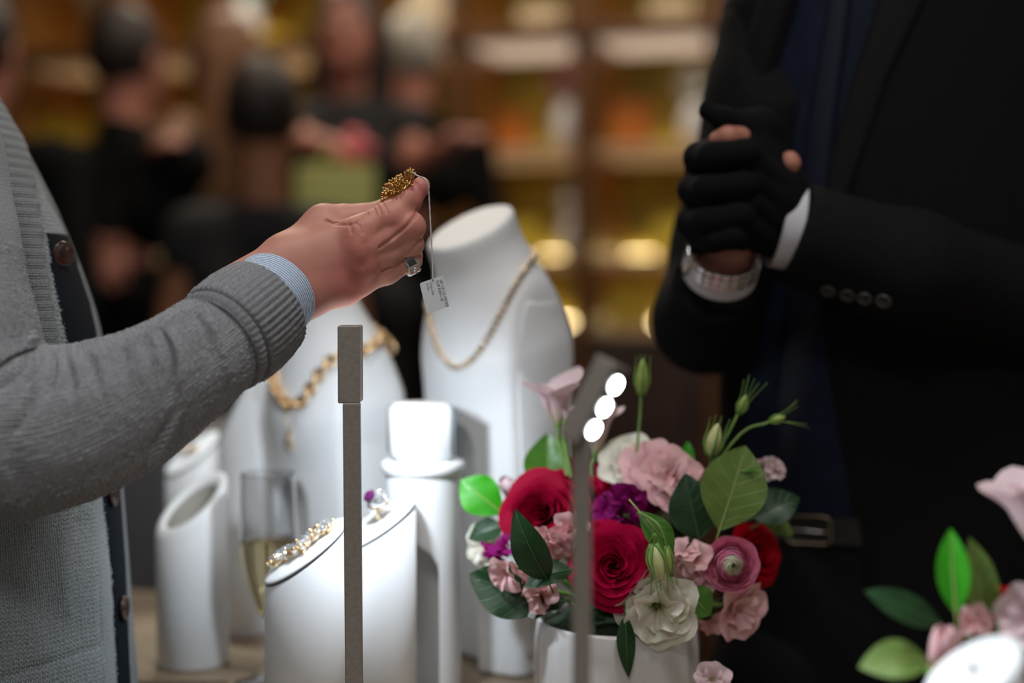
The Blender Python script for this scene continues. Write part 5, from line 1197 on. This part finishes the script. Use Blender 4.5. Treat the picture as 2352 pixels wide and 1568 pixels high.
LD2 = .885; ua = nrm([.44, 0, .90]); n0 = np.array([.90, 0, -.44]); nn2 = nrm(n0 * math.cos(.60) + np.array([0, -1, 0]) * math.sin(.60))
led_lamp('blurred LED lamp before the flowers with three glowing LEDs', P(1336, 1000, LD2), P(1336, 1880, LD2) * [1, 1, 0] + [0, 0, CT], m(42, LD2), .008, P(1364, 922, LD2), ua, nn2, (.020, .016, m(205, LD2)), .0048, m(57, LD2), 3.4, (.75, -.25, -.60), 130)
# ================================================================== the flowers
def petal_vf(phi0, dphi, r_in, r_out, h0, h1, pw=.6, lip=0., drop=0., cut=.15, ruf=0., ovl=0., wn=.35, seed=0., nu=11, nv=9, point=0.):
    s = np.linspace(-1, 1, nu)[None, :]; t = np.linspace(0, 1, nv)[:, None]
    tt = t * (1 - cut * np.abs(s) ** 2.6 + point * (1 - np.abs(s)) ** 2)
    k = np.clip((tt - .62) / .38, 0, 1.3) ** 2
    rho = r_in + (r_out - r_in) * np.maximum(tt, 1e-6) ** pw + lip * k + ovl * s * tt + ruf * np.cos(5.3 * s + seed * 1.7) * tt ** 3
    h = h0 + (h1 - h0) * tt - drop * k + ruf * np.sin(6.5 * s + seed) * tt ** 3
    ph = phi0 + s * dphi * (wn + (1 - wn) * np.sin(np.clip(tt * 1.25, 0, 1) * PI / 2))
    v = np.stack([rho * np.cos(ph), rho * np.sin(ph), h + 0 * s], -1).reshape(-1, 3)
    return v, grid_faces(nv, nu), np.repeat(np.linspace(0, 1, nv), nu)
class Fl:
    def __init__(s, name, label, cat, c, axis, group=None):
        s.c = V3(c); s.R = frame(axis, (0.2, 0.1, 1)); s.ax = nrm(axis); s.t = thing(name, label, cat, c, group)
    def petal(s, mat, c=None, R=None, nm='petal', parent=None, **k):
        v, f, tt = petal_vf(**k); v = v @ (s.R if R is None else R).T + (s.c if c is None else c); return mk(nm, v, f, mat, parent or s.t, attrs={'t': tt})
    def stem(s, to, r=.0022, start=None, mid=None):
        a = s.c - s.ax * .012 if start is None else V3(start); b = V3(to); mm = (a + b) / 2 + np.array([0, 0, .01]) if mid is None else V3(mid)
        v, f = tube_vf(catmull([a, mm, b], 14), r, 7); return mk('stem', v, f, STEMM, s.t)
    def sepals(s, R_, n=5, mat=None):
        for k in range(n): s.petal(mat or STEMM, nm='sepal', phi0=k * 2 * PI / n, dphi=.35, r_in=.1 * R_, r_out=.55 * R_, h0=-.75 * R_, h1=-.45 * R_, cut=.6, nu=5, nv=5, point=.2)
def rose(label, c, axis, R, mat, seed=0, open_=1.0, to=None, group=None, K=7, name='rose'):
    F = Fl(name, label, 'flower', c, axis, group); r = np.random.default_rng(seed)
    for l in range(K):
        q = l / (K - 1); n = 3 if l < 2 else (4 if l < 4 else 5); off = r.uniform(0, 6)
        for k in range(n):
            F.petal(mat, phi0=off + k * 2 * PI / n + r.normal() * .15, dphi=(2.0 if l < 2 else 1.1) * r.uniform(.9, 1.15), r_in=R * (.03 + .28 * q), r_out=R * (.08 + .74 * q ** 1.1 * open_) * r.uniform(.94, 1.06), h0=-.75 * R, h1=R * (.10 + .16 * math.sin(q * PI) - .30 * q ** 2 + r.normal() * .045), pw=.50 + .40 * (1 - q),
                    lip=R * (.02 + .30 * q ** 1.6), drop=R * .20 * q ** 1.5, cut=.10 + .08 * q, ruf=R * .03 * (.3 + q), ovl=R * .085, seed=r.uniform(0, 6), nu=13, nv=12)
    F.sepals(R); F.stem(VC if to is None else to); return F
def ranunculus(label, c, axis, R, mats, seed=0, to=None):
    F = Fl('ranunculus', label, 'flower', c, axis); r = np.random.default_rng(seed); K = 11
    for l in range(K):
        q = (l + .5) / K; n = 4 if l < 3 else 6; off = r.uniform(0, 6); mt = mats[0] if l < 1 else (mats[1] if q < .50 else mats[2])
        for k in range(n):
            F.petal(mt, phi0=off + k * 2 * PI / n + r.normal() * .08, dphi=(1.3 if l < 3 else .85), r_in=R * .1 * q, r_out=R * (.06 + .92 * q), h0=-.55 * R, h1=R * (.42 * math.sqrt(max(0, 1 - q * q)) - .10 * q + r.normal() * .02), pw=.42, lip=R * (-.62 * (.06 + .92 * q) * max(0, 1 - q * 1.05) + .07 * q ** 2), drop=R * (-.05 + .08 * q), cut=.07, ruf=R * .028 * q, ovl=R * .035, seed=r.uniform(0, 6))
    F.sepals(R); F.stem(VC if to is None else to); return F
def lisianthus(label, c, axis, R, mat, seed=0, to=None, name='lisianthus', deep=.6, n=(5, 5), ruf=.10, op=(.55, 1.0), hh=(.30, .08), group=None, stem_mid=None, cat='flower', stem_r=.0022):
    F = Fl(name, label, cat, c, axis, group); r = np.random.default_rng(seed)
    for l, nn_ in enumerate(n):
        off = r.uniform(0, 6); q = l / max(1, len(n) - 1)
        for k in range(nn_):
            F.petal(mat, phi0=off + k * 2 * PI / nn_ + r.normal() * .12, dphi=.95 * r.uniform(.9, 1.15), r_in=.06 * R, r_out=R * (op[0] + (op[1] - op[0]) * q) * r.uniform(.9, 1.08), h0=-deep * R, h1=R * (hh[0] + (hh[1] - hh[0]) * q + r.normal() * .06), pw=1.25, lip=R * .16, drop=R * .05, cut=.05, ruf=R * ruf, ovl=R * .08, seed=r.uniform(0, 6), wn=.25, nu=13, nv=9, point=.06)
    F.sepals(R); F.stem(VC if to is None else to, mid=stem_mid, r=stem_r); return F
def cluster(label, c, axis, R, mat, seed=0, nfl=4, rf=.75, to=None, name='stock_blossom', group=None):
    F = Fl(name, label, 'flower', c, axis, group); r = np.random.default_rng(seed)
    for j in range(nfl):
        d = nrm(F.ax * 1.0 + r.normal(size=3) * .6); cc = F.c + d * R * (.25 + .30 * r.random()) + r.normal(size=3) * R * .22; RR = frame(d, r.normal(size=3)); Rf = R * rf * r.uniform(.85, 1.2); off = r.uniform(0, 6)
        for k in range(5):
            up = r.random()
            F.petal(mat, c=cc, R=RR, phi0=off + k * 2 * PI / 5 + r.normal() * .25, dphi=r.uniform(.7, 1.0), r_in=.04 * Rf, r_out=Rf * (.55 + .5 * (1 - up)), h0=-.55 * Rf, h1=Rf * (.05 + .5 * up), pw=1.1, lip=Rf * .22, drop=Rf * .18, cut=.10, ruf=Rf * .085, ovl=Rf * .16, seed=r.uniform(0, 6), nu=11, nv=8)
    F.stem(VC if to is None else to); return F
def tulip(label, c, axis, R, L, mat, seed=0, to=None, mid=None, name='lisianthus', flare=.35):
    F = Fl(name, label, 'flower', c, axis); r = np.random.default_rng(seed); off = r.uniform(0, 6)
    for l in (0, 1):
        for k in range(3):
            F.petal(mat, phi0=off + l * PI / 3 + k * 2 * PI / 3, dphi=1.05, r_in=.08 * R, r_out=R * (.72 + .16 * l), h0=0, h1=L * r.uniform(.82, 1.0), pw=.55, lip=R * flare * r.uniform(.3, 1.6), drop=0, cut=.28, ruf=R * .05, ovl=R * .1, seed=r.uniform(0, 6), wn=.4, nu=11, nv=12, point=.10)
    v, f = lathe_vf([(.0022, -.004), (.0042, -.001), (.0044, .003), (.003, .006)], 10, F.c, F.R); mk('receptacle', v, f, STEMM, F.t)
    F.stem(VC if to is None else to, start=F.c - F.ax * .003, mid=mid, r=.0026); return F
def bud(label, c, axis, L, R, mat, to, mid=None, sep=5, wisp=.6, name='flower_bud', seed=0, stem_r=.0013, spread=.3):
    F = Fl(name, label, 'bud', c, axis); q = np.linspace(0, 1, 12)
    pr = [(max(R * math.sin(PI * min(1, x * .92 + .05)) ** .75 * (1 - .35 * x), .0002), L * x) for x in q]; pr[-1] = (0, L)
    v, f = lathe_vf(pr, 14, F.c, F.R); a = np.tile(np.arange(14), 12); v = v + 0.0 * v; mk('bud_body', v, f, mat, F.t, attrs={'t': np.repeat(q, 14)})
    r = np.random.default_rng(seed)
    for k in range(sep):
        a = k * 2 * PI / sep + r.normal() * .2; e = np.array([math.cos(a), math.sin(a), 0]); w = wisp * r.uniform(.7, 1.3)
        pth = catmull([F.c + F.R @ (e * R * .3 + [0, 0, -.001]), F.c + F.R @ (e * R * 1.02 + [0, 0, L * .35]), F.c + F.R @ (e * R * .95 + [0, 0, L * .75]), F.c + F.R @ (e * (R * .8 + spread * w * L * r.uniform(.2, 1)) + [0, 0, L * (1.0 + w * .55)])], 12)
        v, f = tube_vf(pth, np.linspace(R * .22, .00022, 12), 6); mk('sepal', v, f, STEMM, F.t)
    F.stem(to, start=F.c + F.ax * .001, mid=mid, r=stem_r); return F
def leafmat(name, dark, light, rough=.38, vein=.5):
    mt, nt, b = newmat(name); N = nt.nodes; L = nt.links; uv = N.new('ShaderNodeUVMap'); uv.uv_map = 'UVMap'; sx = N.new('ShaderNodeSeparateXYZ'); L.new(uv.outputs['UV'], sx.inputs[0])
    au = mathn(nt, 'ABSOLUTE', sx.outputs[0]); q = mathn(nt, 'FRACT', mathn(nt, 'SUBTRACT', mathn(nt, 'MULTIPLY', sx.outputs[1], 6.5), mathn(nt, 'MULTIPLY', au, 1.5)))
    vn = mathn(nt, 'MAXIMUM', mathn(nt, 'SUBTRACT', 1.0, mathn(nt, 'MULTIPLY', mathn(nt, 'ABSOLUTE', mathn(nt, 'SUBTRACT', q, .5)), 14)), 0.0)
    md = mathn(nt, 'MAXIMUM', mathn(nt, 'SUBTRACT', 1.0, mathn(nt, 'MULTIPLY', au, 16)), 0.0); vv = mathn(nt, 'MAXIMUM', mathn(nt, 'MULTIPLY', vn, vein), md)
    tc = N.new('ShaderNodeTexCoord'); nz = N.new('ShaderNodeTexNoise'); nz.inputs['Scale'].default_value = 70; nz.inputs['Detail'].default_value = 4; L.new(tc.outputs['Object'], nz.inputs['Vector'])
    mx = N.new('ShaderNodeMix'); mx.data_type = 'RGBA'; L.new(mathn(nt, 'MINIMUM', mathn(nt, 'ADD', mathn(nt, 'MULTIPLY', vv, .45), mathn(nt, 'MULTIPLY', mathn(nt, 'SUBTRACT', nz.outputs['Fac'], .4), .5)), 1.0), mx.inputs[0]); mx.inputs[6].default_value = (*dark, 1); mx.inputs[7].default_value = (*light, 1)
    L.new(mx.outputs[2], b.inputs['Base Color']); b.inputs['Roughness'].default_value = rough
    bp = N.new('ShaderNodeBump'); bp.inputs['Strength'].default_value = .35; bp.inputs['Distance'].default_value = .0008; bp.invert = True; L.new(mathn(nt, 'ADD', vv, mathn(nt, 'MULTIPLY', nz.outputs['Fac'], .6)), bp.inputs['Height']); L.new(bp.outputs['Normal'], b.inputs['Normal'])
    tr = N.new('ShaderNodeBsdfTranslucent'); L.new(mx.outputs[2], tr.inputs['Color']); ms = N.new('ShaderNodeMixShader'); ms.inputs[0].default_value = .15; L.new(b.outputs[0], ms.inputs[1]); L.new(tr.outputs[0], ms.inputs[2]); L.new(ms.outputs[0], N['Material Output'].inputs['Surface'])
    return mt
STEMM = pm('green_stem', c8(104, 140, 62), .5, noise=.2, nscale=90)
L_DARK = leafmat('dark_leaf', c8(22, 54, 24), c8(52, 96, 46)); L_MID = leafmat('mid_leaf', c8(66, 116, 34), c8(120, 160, 70)); L_BRIGHT = leafmat('fresh_leaf', c8(48, 150, 18), c8(100, 190, 50)); L_OLIVE = leafmat('olive_leaf', c8(96, 124, 54), c8(160, 176, 104), .45, .8)
def leaf(label, base, tip, wpx, mat, nx=0., ny=-1., nz=.3, fold=.25, bend=.12, tw=0., wide=.45, mid=True, name='leaf', rib=None):
    a = P(*base); b = P(*tip); t = thing(name, label, 'leaf', a); ax = nrm(b - a); L_ = np.linalg.norm(b - a); n = nrm([nx, ny, nz]); n = nrm(n - ax * (n @ ax)); sd = np.cross(ax, n); W = m(wpx, base[2]) / 2
    q = np.linspace(0, 1, 26)[:, None]; s = np.linspace(-1, 1, 13)[None, :]
    ex = math.log(.5) / math.log(wide); pf = np.sin(PI * np.clip(q, 0, 1) ** ex) ** .85; pf = pf * (1 - .0 * q); pf[0] = .02; pf[-1] = .004
    cen = a + ax * L_ * q + n * (bend * L_ * np.sin(PI * q)); c_, s_ = np.cos(tw * q), np.sin(tw * q); sdq = sd * c_ + n * s_; nq = n * c_ - sd * s_
    v = cen[:, None] + (sdq[:, None] * (s * W * pf)[..., None]) + nq[:, None] * ((np.abs(s) ** 1.3 * W * pf * fold) + .03 * W * np.sin(q * 17 + s * 2) * np.abs(s) ** 2)[..., None]
    uv = np.stack([s + 0 * q, q + 0 * s], -1); mk('blade', v, grid_faces(26, 13), mat, t, uv=uv)
    if mid:
        v, f = tube_vf(np.vstack([a - ax * .012, cen[:24] + nq[:24] * .0004]), np.linspace(.0008, .0002, 25), 6); mk('midrib', v, f, rib or (RIBD if mat is L_DARK else RIBM), t)
    return t
RIBD = pm('dark_midrib', c8(62, 92, 50), .5)
RIBM = pm('pale_midrib', c8(150, 164, 92), .5)
CRIM = petal_mat('crimson_petal', c8(190, 0, 66), c8(120, 0, 36), rough=.65); CRIM2 = petal_mat('deep_crimson_petal', c8(160, 0, 46), c8(96, 0, 24), rough=.65); MAG = petal_mat('magenta_petal', c8(150, 20, 110), c8(110, 8, 70), sat_noise=.5)
BLUSH = petal_mat('blush_petal', c8(246, 198, 200), c8(236, 180, 172)); PINKW = petal_mat('pale_pink_petal', c8(240, 212, 216), c8(214, 196, 168)); WHT = petal_mat('ivory_petal', c8(250, 246, 230), c8(206, 196, 110)); RED = petal_mat('red_petal', c8(196, 6, 34), c8(130, 0, 20))
RPINK = petal_mat('ranunculus_pink', c8(246, 152, 186), c8(236, 176, 190)); RWHT = petal_mat('ranunculus_white', c8(246, 240, 218), c8(222, 222, 180)); RGRN = petal_mat('ranunculus_green', c8(150, 176, 96), c8(120, 150, 70))
BUDG = pm('green_bud', c8(150, 170, 84), .5, noise=.2, nscale=120); BUDP = pm('pale_bud', c8(196, 200, 140), .5, noise=.15, nscale=120)
# vase
VD = 1.235; vc = P(1418, 1416, VD); VR = .0705; VZ = vc[2]
t = thing('flower_vase', 'glossy white fluted vase holding the crimson and blush flowers', 'vase', (vc[0], vc[1], CT))
VASEM = pm('glossy_white_vase', (.66, .64, .64), .16, Coat_Weight=.4)
th = np.linspace(0, 2 * PI, 120, endpoint=False); fl = 1 - .022 * np.abs(np.sin(th * 9)); prof = [(.060, CT + .0005, 0), (.066, CT + .004, .6), (.0735, CT + .03, 1), (.0725, VZ - .02, 1), (VR, VZ - .003, .5), (VR - .002, VZ, 0), (VR - .005, VZ - .002, 0), (VR - .006, VZ - .03, 0), (.0, VZ - .031, 0)]
V = np.concatenate([np.stack([vc[0] + r_ * (1 + (fl - 1) * k_) * np.cos(th), vc[1] + r_ * (1 + (fl - 1) * k_) * np.sin(th), np.full(120, z_)], 1) for r_, z_, k_ in prof]); mk('vase_body', V, grid_faces(len(prof), 120, True).tolist() + cap_faces(range(120), True), VASEM, t)
v, f = lathe_vf([(VR - .007, VZ - .030), (VR - .008, VZ - .006), (.03, VZ + .012), (0, VZ + .016)], 40, (vc[0], vc[1], 0)); mk('floral_foam', v, f, pm('green_foam', c8(34, 52, 30), .9, bump=.6, bscale=900), t)
VC = np.array([vc[0], vc[1], VZ - .01])
def D(px, py, d): return P(px, py, d)
S_ = lambda px, d: m(px, d)
rose('deep crimson rose at left behind the dark pointed leaf', D(1240, 1180, 1.22), (-.30, -.93, .28), S_(98, 1.22), CRIM2, 1)
rose('open crimson rose at the top behind the blurred lamp stem', D(1328, 1122, 1.27), (.05, -.70, .70), S_(96, 1.27), CRIM, 2, 1.1)
rose('large crimson rose at front right of the blurred lamp stem', D(1408, 1298, 1.165), (-.12, -.96, .22), S_(97, 1.165), CRIM, 3)
cluster('magenta stock blossom between the two front roses', D(1428, 1172, 1.225), (.05, -.9, .35), S_(66, 1.22), MAG, 4, 6, .6)
cluster('small magenta blossom under the dark green leaf top right of the magenta stock', D(1490, 1150, 1.25), (.2, -.8, .5), S_(36, 1.25), MAG, 5, 3, .82)
cluster('magenta blossom at far left under the deep crimson rose', D(1160, 1258, 1.235), (-.6, -.7, .2), S_(42, 1.23), MAG, 6, 3, .82)
rose('drooping crimson petals at the lower left below the big leaf', D(1142, 1378, 1.25), (-.6, -.5, -.55), S_(48, 1.25), CRIM, 7, 1.2, K=3, name='crimson_bloom')
cluster('blush stock blossom left of the dark pointed leaf', D(1196, 1300, 1.20), (-.3, -.9, .1), S_(50, 1.2), BLUSH, 8, 3, .82)
cluster('blush stock blossom right of the dark pointed leaf', D(1268, 1238, 1.195), (.0, -.95, .2), S_(48, 1.2), BLUSH, 9, 3, .82)
cluster('blush stock blossom behind the blurred lamp stem', D(1318, 1222, 1.19), (.2, -.9, .3), S_(44, 1.19), BLUSH, 10, 3, .82)
cluster('blush stock blossom at the lower left below the grey green leaf', D(1236, 1372, 1.20), (-.2, -.9, -.3), S_(44, 1.2), BLUSH, 11, 3, .82)
lisianthus('white lisianthus at the top left of the blush blooms', D(1446, 1066, 1.27), (-.1, -.75, .6), S_(62, 1.27), WHT, 12, ruf=.06)
lisianthus('blush lisianthus at the top beside the white one', D(1492, 1072, 1.25), (-.35, -.80, .5), S_(58, 1.25), BLUSH, 13, ruf=.07)
lisianthus('blush lisianthus in front of the upright dark leaf', D(1545, 1098, 1.235), (-.05, -.85, .5), S_(62, 1.235), BLUSH, 14, ruf=.07)
lisianthus('ivory and blush bloom low between magenta blossom and dark leaf', D(1510, 1158, 1.25), (.0, -.9, .2), S_(44, 1.25), WHT, 15)
ranunculus('pink ranunculus with a white heart at right', D(1680, 1296, 1.20), (-.03, -.985, .12), S_(66, 1.20), (RGRN, RWHT, RPINK), 16)
rose('red bloom behind the pink ranunculus', D(1752, 1276, 1.26), (.55, -.75, .25), S_(66, 1.26), RED, 17, 1.15, K=5, name='red_bloom')
cluster('blush blossom left of the pink ranunculus', D(1580, 1284, 1.20), (-.1, -.9, .25), S_(46, 1.2), BLUSH, 18, 3, .82)
cluster('blush blossom lower left of the pink ranunculus', D(1598, 1336, 1.215), (.0, -.9, -.2), S_(42, 1.21), BLUSH, 19, 3, .82)
lisianthus('ivory lisianthus hanging over the vase rim at front', D(1512, 1402, 1.165), (-.05, -.96, -.12), S_(82, 1.165), WHT, 20, n=(5, 6, 5), op=(.45, 1.0), hh=(.22, .0), ruf=.085, deep=.7)
lisianthus('small ivory bloom left of the hanging ivory lisianthus', D(1440, 1408, 1.185), (-.7, -.6, -.2), S_(46, 1.185), WHT, 21, n=(5,))
lisianthus('blush lisianthus at the lower right over the vase rim', D(1700, 1402, 1.215), (.50, -.80, -.18), S_(58, 1.215), BLUSH, 22, n=(5, 5))
lisianthus('rosy bloom tucked under the lower right lisianthus', D(1634, 1424, 1.23), (.1, -.85, -.4), S_(44, 1.23), BLUSH, 23, n=(5,))
lisianthus('white bloom at far left behind the leaves', D(1112, 1252, 1.275), (-.6, -.7, .1), S_(46, 1.275), WHT, 24)
tulip('pale pink lisianthus standing tall before the bust', D(1284, 975, 1.29), (-.16, -.10, 1), S_(44, 1.29), S_(104, 1.29), PINKW, 25, mid=D(1296, 1060, 1.285), flare=.75)
tulip('pale pink lisianthus behind the glowing lamp head', D(1366, 1042, 1.285), (.05, -.10, 1), S_(40, 1.285), S_(118, 1.285), PINKW, 26, mid=D(1358, 1110, 1.28), flare=.55)
tulip('tiny pale pink bud beside the tall pale lisianthus', D(1303, 972, 1.28), (.1, -.2, 1), S_(20, 1.28), S_(36, 1.28), PINKW, 27, mid=D(1306, 1060, 1.28), name='flower_bud', flare=.1)
tulip('pale pink bud at left above the deep crimson rose', D(1170, 1140, 1.28), (-.1, -.2, 1), S_(30, 1.28), S_(46, 1.28), PINKW, 28, name='flower_bud', flare=-.2)
cluster('pale pink blossom at right beside the large olive leaf', D(1768, 1082, 1.255), (.5, -.7, .4), S_(32, 1.255), PINKW, 29, 3, .82)
bud('tall upright green bud right of the glowing lamp', D(1473, 905, 1.26), (.04, -.05, 1), S_(84, 1.26), S_(17, 1.26), BUDG, VC, mid=D(1465, 1010, 1.26), wisp=.12)
bud('plump pale green bud left of the olive leaf', D(1632, 1046, 1.23), (.22, -.05, 1), S_(78, 1.23), S_(21, 1.23), BUDP, VC, mid=D(1612, 1110, 1.235), wisp=.3)
bud('slim green bud with thin sepals at the top right', D(1697, 948, 1.235), (.42, -.05, 1), S_(46, 1.235), S_(13, 1.235), BUDG, VC, mid=D(1640, 1055, 1.235), wisp=1.6, spread=.5, seed=2)
bud('slim green bud reaching furthest right', D(1770, 966, 1.235), (.95, -.05, .28), S_(36, 1.235), S_(11, 1.235), BUDG, VC, mid=D(1668, 1035, 1.235), wisp=2.2, spread=.5, seed=3)
bud('drooping pale green bud above the ivory lisianthus', D(1502, 1252, 1.150), (.22, -.10, -1), S_(86, 1.15), S_(24, 1.15), BUDP, VC, mid=D(1498, 1238, 1.155), wisp=.5, seed=4)
bud('slim drooping green bud beside the pale drooping one', D(1532, 1256, 1.148), (.12, -.05, -1), S_(62, 1.148), S_(12, 1.148), BUDG, D(1466, 1176, 1.165), mid=D(1512, 1205, 1.150), wisp=1.1, seed=5)
leaf('large olive leaf with pale veins at the right top', (1652, 1218, 1.205), (1712, 1022, 1.215), 158, L_OLIVE, .05, -1, .1, .12, .05, wide=.50)
leaf('upright very dark leaf left of the large olive leaf', (1606, 1236, 1.215), (1574, 1086, 1.225), 112, L_DARK, -.2, -1, .1, .25, .05, wide=.42)
leaf('dark glossy leaf pointing right behind the olive leaf', (1728, 1190, 1.24), (1836, 1142, 1.25), 92, L_DARK, .0, -.8, .6, .2, .08)
leaf('olive leaf tip low on the right above the belt buckle', (1742, 1182, 1.26), (1822, 1228, 1.27), 58, L_OLIVE, .0, -.8, .6, .2, .05)
leaf('small mid green leaf behind the dark right leaf', (1750, 1200, 1.265), (1806, 1172, 1.27), 60, L_MID, .0, -.9, .4, .2, .05)
leaf('bright fresh green leaf at far left lit by the lamp', (1158, 1182, 1.265), (1058, 1102, 1.275), 96, L_BRIGHT, -.35, -.8, .45, .2, .08, wide=.55)
leaf('short dark leaf under the bright left leaf', (1158, 1208, 1.255), (1075, 1238, 1.26), 62, L_DARK, -.2, -.8, .6, .3, .06)
leaf('mid green leaf standing behind the top crimson rose', (1262, 1122, 1.29), (1258, 994, 1.30), 112, L_MID, -.15, -1, .1, .35, .03, wide=.42)
leaf('dark pointed leaf across the deep crimson rose', (1258, 1332, 1.165), (1182, 1168, 1.165), 86, L_DARK, -.3, -.9, .2, .35, .10, wide=.42)
leaf('grey green curled leaf touching the blurred lamp stem', (1316, 1308, 1.175), (1206, 1352, 1.165), 74, L_DARK, .0, -.6, .8, .3, .12)
leaf('big dark leaf spreading to the lower left', (1258, 1396, 1.20), (1078, 1318, 1.21), 128, L_DARK, -.1, -1, .25, .2, .06, wide=.50)
leaf('dark leaf lying on the vase rim at left', (1300, 1378, 1.195), (1188, 1408, 1.20), 62, L_DARK, .0, -.8, .5, .2, .05)
leaf('mid green leaf right of the ivory lisianthus', (1566, 1352, 1.185), (1632, 1412, 1.185), 84, L_MID, .1, -1, .2, .25, .06, wide=.5)
leaf('narrow dark leaf hanging down before the vase', (1436, 1416, 1.165), (1444, 1556, 1.158), 44, L_DARK, -.2, -1, .0, .3, .03, wide=.4)
leaf('mid green leaf bending from the magenta stock to the drooping buds', (1466, 1172, 1.17), (1546, 1270, 1.16), 66, L_MID, .2, -1, .2, .3, .08, wide=.55)
leaf('dark leaf on the vase rim under the front rose', (1330, 1392, 1.19), (1394, 1424, 1.18), 56, L_DARK, .0, -.8, .5, .25, .06)
leaf('dark leaf on the vase rim between rose and ivory bloom', (1368, 1396, 1.185), (1442, 1392, 1.19), 54, L_DARK, .0, -.9, .4, .25, .06)
leaf('small green leaf tip behind the blush top blooms', (1576, 1086, 1.28), (1580, 1012, 1.285), 34, L_BRIGHT, .0, -1, .1, .2, .03, mid=False)
leaf('dark leaf filling the middle below the upright dark leaf', (1540, 1310, 1.225), (1528, 1192, 1.235), 90, L_DARK, .1, -1, .1, .2, .04)
leaf('dark leaf behind the ranunculus on the vase rim', (1640, 1380, 1.235), (1560, 1402, 1.215), 80, L_DARK, .0, -.9, .4, .2, .05)
leaf('dark leaf between the two big crimson roses', (1440, 1250, 1.235), (1500, 1215, 1.24), 90, L_DARK, .0, -1, .2, .2, .05)
leaf('thin curled green sepal leaf over the olive leaf top', (1662, 1052, 1.21), (1748, 1072, 1.20), 14, L_MID, .0, -.6, .8, .2, -.28, mid=False)
# ------------------------------------------------------------------ second arrangement at the near right corner
d2 = .93; v2 = P(2300, 1690, .985); VZ2 = v2[2]
t = thing('flower_vase', 'small white vase at the near right corner below the pink blooms', 'vase', (v2[0], v2[1], CT))
v, f = lathe_vf([(.042, CT + .0005), (.047, CT + .003), (.052, CT + .04), (.049, VZ2 - .003), (.047, VZ2), (.044, VZ2 - .003), (.044, VZ2 - .03), (0, VZ2 - .031)], 48, (v2[0], v2[1], 0)); mk('vase_body', v, f, VASEM, t)
VC2 = np.array([v2[0], v2[1], VZ2 - .02])
leaf('bright green upright leaf at the near right', (2196, 1412, .93), (2182, 1212, .93), 76, L_BRIGHT, -.3, -1, .1, .3, .03, wide=.5)
leaf('brownish olive upright leaf beside the bright one', (2262, 1440, .945), (2226, 1232, .945), 92, L_OLIVE, .3, -1, .1, .25, .03, wide=.45)
leaf('dark leaf pointing left at the near right', (2168, 1440, .93), (1984, 1356, .93), 74, L_DARK, -.1, -.9, .5, .15, .06, wide=.5)
leaf('olive green leaf low at the near right pointing left', (2140, 1520, .90), (1972, 1532, .89), 96, L_OLIVE, .0, -.8, .6, .2, .16, wide=.55)
tulip('pale pink lisianthus cut by the right picture edge', D(2392, 1262, .93), (-.34, -.1, 1), S_(66, .93), S_(172, .93), PINKW, 41, to=VC2, flare=.7)
lisianthus('pink bloom at the right picture edge near the bottom', D(2378, 1412, .925), (-.4, -.9, .2), S_(70, .925), PINKW, 42, to=VC2)
tulip('closed blush bud behind the bright near riser', D(2140, 1545, .92), (.28, -.2, 1), S_(40, .92), S_(120, .92), BLUSH, 43, to=VC2, mid=D(2200, 1640, .94), flare=-.1, name='flower_bud')
cluster('small pink blossom below the bright upright leaf', D(2230, 1425, .935), (.1, -.9, .2), S_(40, .935), BLUSH, 44, 3, .82, to=VC2)
rose('small red bloom at the near right corner', D(2308, 1385, .96), (.0, -.9, .3), S_(40, .96), RED, 45, K=4, to=VC2, name='red_bloom')
rose('crimson bloom low at the right picture edge', D(2362, 1545, .95), (-.2, -.9, .2), S_(52, .95), CRIM, 46, K=5, to=VC2, name='crimson_bloom')
lisianthus('pale pink bloom peeking in at the bottom right of the vase', D(1636, 1560, 1.06), (-.1, -.9, .3), S_(34, 1.06), PINKW, 47, to=P(1690, 1760, 1.08) * [1, 1, 0] + [0, 0, CT + .01])
